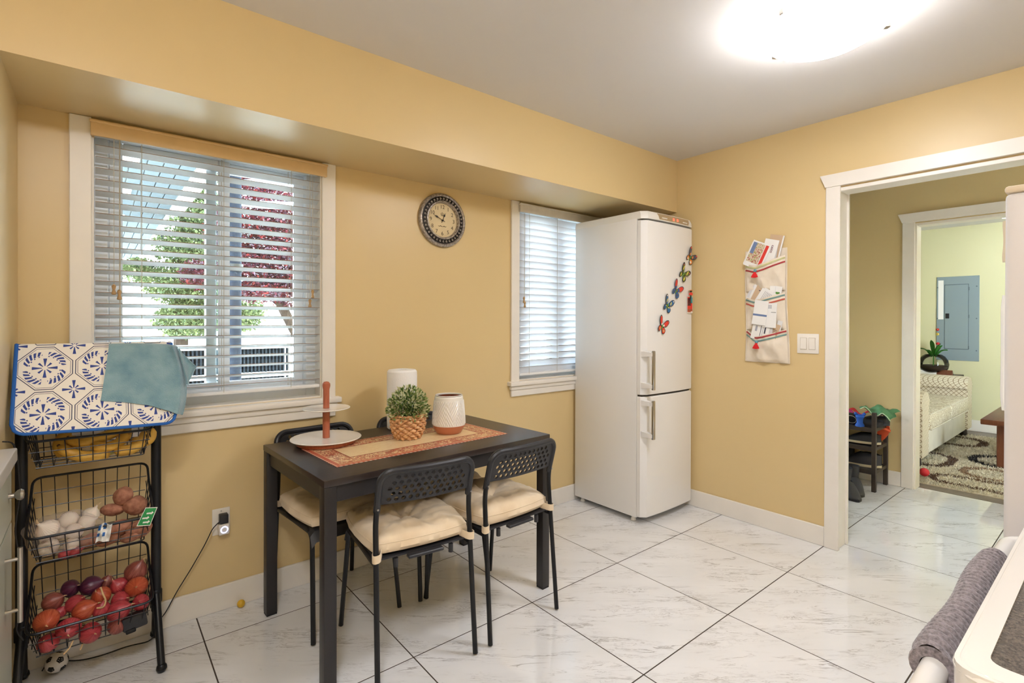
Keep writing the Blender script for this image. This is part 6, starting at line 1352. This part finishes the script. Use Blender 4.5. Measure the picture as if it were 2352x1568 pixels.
# ------------------------------------------------------------------ outside the window
pm('concrete', (196, 194, 190), 0.9, var=0.1, vscale=2); pm('siding', (236, 236, 232), 0.7); pm('roof_grey', (206, 208, 208), 0.9); pm('soffit_blue', (84, 94, 100), 0.8, spec=0.1); pm('pole_blue', (32, 37, 48), 0.8, spec=0.1); pm('rail_white', (226, 232, 232), 0.5); pm('screen_dark', (30, 34, 40), 0.9, spec=0.05); pm('bark', (58, 48, 42), 0.95, spec=0.1, var=0.3, vscale=20)
pm('beam_grey', (120, 128, 138), 0.7, var=0.15, vscale=30); pm('far_window', (96, 104, 112), 0.2)
struct('ground_yard', MB().box(-12, 20, YB2+0.01, 34, -0.4, -0.3), M['concrete'], 'pale concrete yard outside the window')
# eave of the wing running away from the window
e = thing('house_eave', 'grey soffit eave with a white gutter running away outside', 'eave', (0.63, YB2+0.3, 2.5))
def EP(nm, mb, mat): mb.xf(Matrix.Translation((-0.63, -(YB2+0.3), -2.5))); return mb.build(nm, M[mat], e)
ye0, ye1 = YB2+0.5, 12.85
EP('roof_slab', MB().box(-1.6, 0.64, ye0, ye1, 2.53, 2.70), 'roof_grey')
for k in range(21): x0 = -1.6+k*0.106; EP('soffit_board', MB().box(x0+0.004, x0+0.102, ye0, ye1, 2.505, 2.53, 0.003, 1), 'soffit_blue')
EP('gutter', MB().box(0.635, 0.775, ye0, ye1, 2.5, 2.66, 0.012, 2), 'rail_white')
for y in (4.6, 5.9, 7.4, 9.2): EP('soffit_vent', MB().box(0.06, 0.26, y, y+0.45, 2.498, 2.506, 0.001, 1), 'rail_white')
EP('drain_pipe', MB().tube(fillet([(0.70, 8.4, 2.51), (0.70, 8.4, 2.40), (0.80, 8.9, 2.30)], 0.08, 5), 0.02, 8), 'pole_blue')
# post and overhead beams
e = thing('porch_post', 'slate blue steel post outside the window', 'post', (0.757, 4.0, -0.3))
MB().tube([(0, 0, 0), (0, 0, 4.2)], 0.039, 20).build('post_tube', M['pole_blue'], e); MB().lathe([(0.05, 1.93), (0.05, 1.98)], 20).build('clamp', M['rubber'], e); MB().box(-0.09, 0.02, -0.03, 0.03, 1.93, 1.98, 0.006, 1).build('bracket', M['rubber'], e)
for k, (za, zb, lab) in enumerate(((416, 428, 'upper grey pipe beam crossing behind the blind'), (468, 474, 'lower grey pipe beam crossing behind the blind'))):
    a, b = at(545, za, 1, 4.15), at(706, zb, 1, 4.6); e = thing('pipe_beam', lab, 'beam', a); MB().tube([(0, 0, 0), (b-a)*0.3, b-a], [0.012, 0.03, 0.036], 10).build('pipe', M['beam_grey'], e); MB().tube([(b-a)*0.96, (b-a)*1.02], 0.05, 10).build('flange', M['pole_blue'], e)
# deck railing with dark screen
e = thing('deck_railing', 'white deck railing with a dark slatted screen', 'railing', (0.5, 5.0, -0.3))
def DP(nm, mb, mat): mb.xf(Matrix.Translation((-0.5, -5.0, 0.3))); o = mb.build(nm, M[mat], e); return o
for z in (1.055, 0.80, 0.55, 0.22): DP('rail', MB().box(-0.6, 1.42, 4.97, 5.03, z-0.022, z+0.022, 0.004, 1), 'rail_white')
for x in (0.38, 1.42): DP('rail_post', MB().box(x-0.03, x+0.03, 4.96, 5.04, -0.3, 1.08, 0.004, 1), 'rail_white')
DP('screen_board', MB().box(-0.55, 1.36, 5.035, 5.045, 0.24, 1.03), 'screen_dark')
sl = MB()
for k in range(66): x = -0.55+k*0.03; sl.box(x, x+0.013, 4.985, 5.012, 0.24, 1.035)
o = DP('baluster', sl, 'screen_dark'); o['kind'] = 'stuff'
# neighbour houses and van
def house(label, x0, x1, y0, y1, h, roof, wins, rmat='roof_grey'):
    e = thing('neighbour_house', label, 'house', (x0, y0, -0.3))
    def P(nm, mb, mat, par=None): mb.xf(Matrix.Translation((-x0, -y0, 0.3))); return mb.build(nm, M[mat], par or e)
    P('wall', MB().box(x0, x1, y0, y1, -0.3, h), 'siding')
    ym = (y0+y1)/2; v = [(x0-0.3, y0-0.4, h), (x1+0.3, y0-0.4, h), (x1+0.3, ym, h+roof), (x0-0.3, ym, h+roof), (x1+0.3, y1+0.4, h), (x0-0.3, y1+0.4, h)]
    P('roof', MB().add(v+[(a, b, c-0.12) for a, b, c in v], [(0, 1, 2, 3), (3, 2, 4, 5), (6, 9, 8, 7), (9, 11, 10, 8), (0, 6, 7, 1), (5, 4, 10, 11), (0, 3, 9, 6), (3, 5, 11, 9), (1, 7, 8, 2), (2, 8, 10, 4)]), rmat)
    for (a, b, c, d) in wins:
        f = P('window', MB().box(a-0.06, b+0.06, y0-0.04, y0+0.02, c-0.06, d+0.06), 'rail_white'); P('pane', MB().box(a, b, y0-0.05, y0-0.03, c, d), 'far_window', f)
house('long white house with a pale roof behind the conifer', -3.0, 2.2, 15.0, 21.0, 1.05, 1.1, [(0.3, 0.9, 0.2, 0.8)])
house('white house with grey windows behind the maple', 3.3, 8.0, 13.0, 18.0, 3.6, 0.8, [(3.75, 4.3, 1.0, 1.7), (4.0, 4.5, 2.5, 3.2), (4.9, 5.5, 1.0, 1.7), (3.5, 3.8, 2.5, 3.2)])
e = thing('parked_van', 'white van parked beyond the deck railing', 'van', (2.05, 7.0, -0.3))
MB().box(-0.1, 1.9, 0, 1.7, 0.35, 1.05, 0.12, 3).box(0.35, 1.9, 0.08, 1.62, 1.0, 1.75, 0.15, 3).build('body', M['siding'], e); MB().box(0.5, 1.2, -0.005, 0.1, 1.1, 1.6, 0.03, 2).build('side_window', M['far_window'], e)
for x in (0.25, 1.5): MB().lathe([(0.16, -0.08), (0.3, -0.08), (0.3, 0.08), (0.16, 0.08)], 24, (x, 0.12, 0.3), 'Y').build('wheel', M['rubber'], e)
# trees
translucent('conifer_leaf', (80, 94, 60), 0.2); translucent('conifer_leaf_light', (118, 128, 86), 0.2); translucent('maple_leaf', (84, 40, 50), 0.2); translucent('maple_leaf_red', (116, 46, 46), 0.2); translucent('maple_leaf_mauve', (116, 96, 110), 0.2)
def leaf_cloud(boxes, n, size, droop, seed, nm, parent, mats, flat=0.3):
    r_ = random.Random(seed); mbs = [MB() for _ in mats]
    tot = sum(b[3] for b in boxes)
    for (c, s, dens, wt) in [(Vector(b[0]), Vector(b[1]), b[2], b[3]) for b in boxes]:
        for k in range(int(n*wt/tot)):
            d = Vector((r_.gauss(0, 1), r_.gauss(0, 1), r_.gauss(0, 1))).normalized()*(r_.random()**0.4); p = c+Vector((d.x*s.x, d.y*s.y, d.z*s.z))
            L = size*r_.uniform(0.6, 1.4); ax = Vector((r_.gauss(0, 1), r_.gauss(0, 1), r_.gauss(-droop, 0.5))).normalized(); sd = ax.cross(Vector((r_.gauss(0, flat), r_.gauss(0, flat), 1))).normalized()
            m = mbs[r_.randrange(len(mats))]; w_ = L*0.32
            m.add([p, p+ax*L*0.5+sd*w_, p+ax*L, p+ax*L*0.5-sd*w_], [(0, 1, 2), (0, 2, 3)])
    for m, mt in zip(mbs, mats): o = m.build(nm, M[mt], parent, 0); o['kind'] = 'stuff'
e = thing('conifer_tree', 'drooping green conifer seen through the left window pane', 'tree', (0, 0, 0))
MB().tube([(0.78, 7.3, -0.3), (0.80, 7.3, 1.5), (0.86, 7.3, 3.6)], [0.10, 0.07, 0.02], 10).build('trunk', M['bark'], e)
leaf_cloud([((0.86, 7.2, 1.30), (0.36, 0.5, 0.22), 1, 1.2), ((0.88, 7.2, 1.72), (0.50, 0.5, 0.26), 1, 1.6), ((0.90, 7.2, 2.15), (0.40, 0.45, 0.3), 1, 1.2), ((0.95, 7.2, 2.6), (0.30, 0.4, 0.3), 1, 0.9), ((0.98, 7.2, 3.0), (0.2, 0.3, 0.3), 1, 0.5), ((1.45, 7.4, 1.40), (0.32, 0.4, 0.26), 1, 0.9), ((0.42, 7.6, 1.9), (0.22, 0.4, 0.15), 1, 0.4)], 30000, 0.042, 0.9, 5, 'foliage', e, ('conifer_leaf', 'conifer_leaf_light'))
e = thing('red_maple', 'dark red maple filling the right window pane', 'tree', (0, 0, 0))
MB().tube(fillet([(2.3, 6.3, -0.3), (2.0, 6.2, 0.75), (1.62, 6.1, 1.45), (1.35, 6.0, 2.0)], 0.3, 5), [0.07]*6+[0.055]*6+[0.03]*2, 10).build('trunk', M['bark'], e)
leaf_cloud([((1.22, 6.0, 1.85), (0.30, 0.4, 0.28), 1, 1.0), ((1.62, 6.0, 2.0), (0.42, 0.5, 0.42), 1, 2.0), ((1.45, 6.0, 2.5), (0.45, 0.5, 0.4), 1, 1.8), ((1.30, 6.0, 3.0), (0.4, 0.5, 0.35), 1, 1.2), ((1.70, 6.0, 1.66), (0.36, 0.4, 0.22), 1, 1.0), ((1.3, 6.0, 1.6), (0.25, 0.4, 0.12), 1, 0.4), ((0.86, 6.6, 1.80), (0.16, 0.3, 0.17), 1, 0.35), ((1.05, 6.0, 2.2), (0.2, 0.4, 0.3), 1, 0.6)], 42000, 0.038, 0.1, 9, 'leaves', e, ('maple_leaf', 'maple_leaf_red', 'maple_leaf_mauve', 'maple_leaf'))
leaf = MB()
for k in range(90):
    r_ = random.Random(k); a = r_.uniform(0, 2*PI)
    leaf.tube([(1.28+r_.uniform(-.16, .16), 4.84, -0.3), (1.28+r_.uniform(-.2, .2), 4.84+r_.uniform(-.05, .05), 0.36+r_.random()*0.22)], 0.006, 4)
o = tag(leaf.build('dry_grass', pm('dry_straw', (196, 180, 160), 0.9), None), 'dry pale ornamental grass by the deck railing', 'grass'); o['kind'] = 'stuff'
# ------------------------------------------------------------------ kitchen ceiling lamp
t = NT('lamp_glass'); t.base(rgb(255, 246, 228)); t['Emission Color'] = rgb(244, 246, 253); t['Emission Strength'] = LAMP_L; t['Roughness'] = 0.3
t = NT('lamp_glass_dim'); t.base(rgb(255, 246, 228)); t['Emission Color'] = rgb(244, 246, 253); t['Emission Strength'] = LAMP_L*1.35; t['Roughness'] = 0.3
def dome(label, x, y, mat='lamp_glass'):
    lp = thing('ceiling_lamp', label, 'lamp', (x, y, ZC))
    MB().lathe([(0.0, -0.135), (0.05, -0.133), (0.10, -0.125), (0.15, -0.110), (0.19, -0.088), (0.215, -0.062), (0.222, -0.052), (0.219, -0.050)], 48, caps=False).build('glass_dome', M[mat], lp)
    MB().lathe([(0.196, -0.05), (0.20, -0.046), (0.12, -0.03), (0.11, 0.0)], 40).build('ceiling_plate', M['white_plastic'], lp)
    for a in (2.87, -0.74, 1.24):
        MB().box(0.205, 0.232, -0.009, 0.009, -0.066, -0.044, 0.002, 1).xf(Matrix.Rotation(a, 4, 'Z')).build('clip', M['steel'], lp)
dome('lit frosted glass dome lamp on the kitchen ceiling', 2.105, 0.74)
dome('second frosted dome lamp above the kitchen worktop', -0.15, 0.1, 'lamp_glass_dim')     # its light casts the outlet's and the rack's shadows
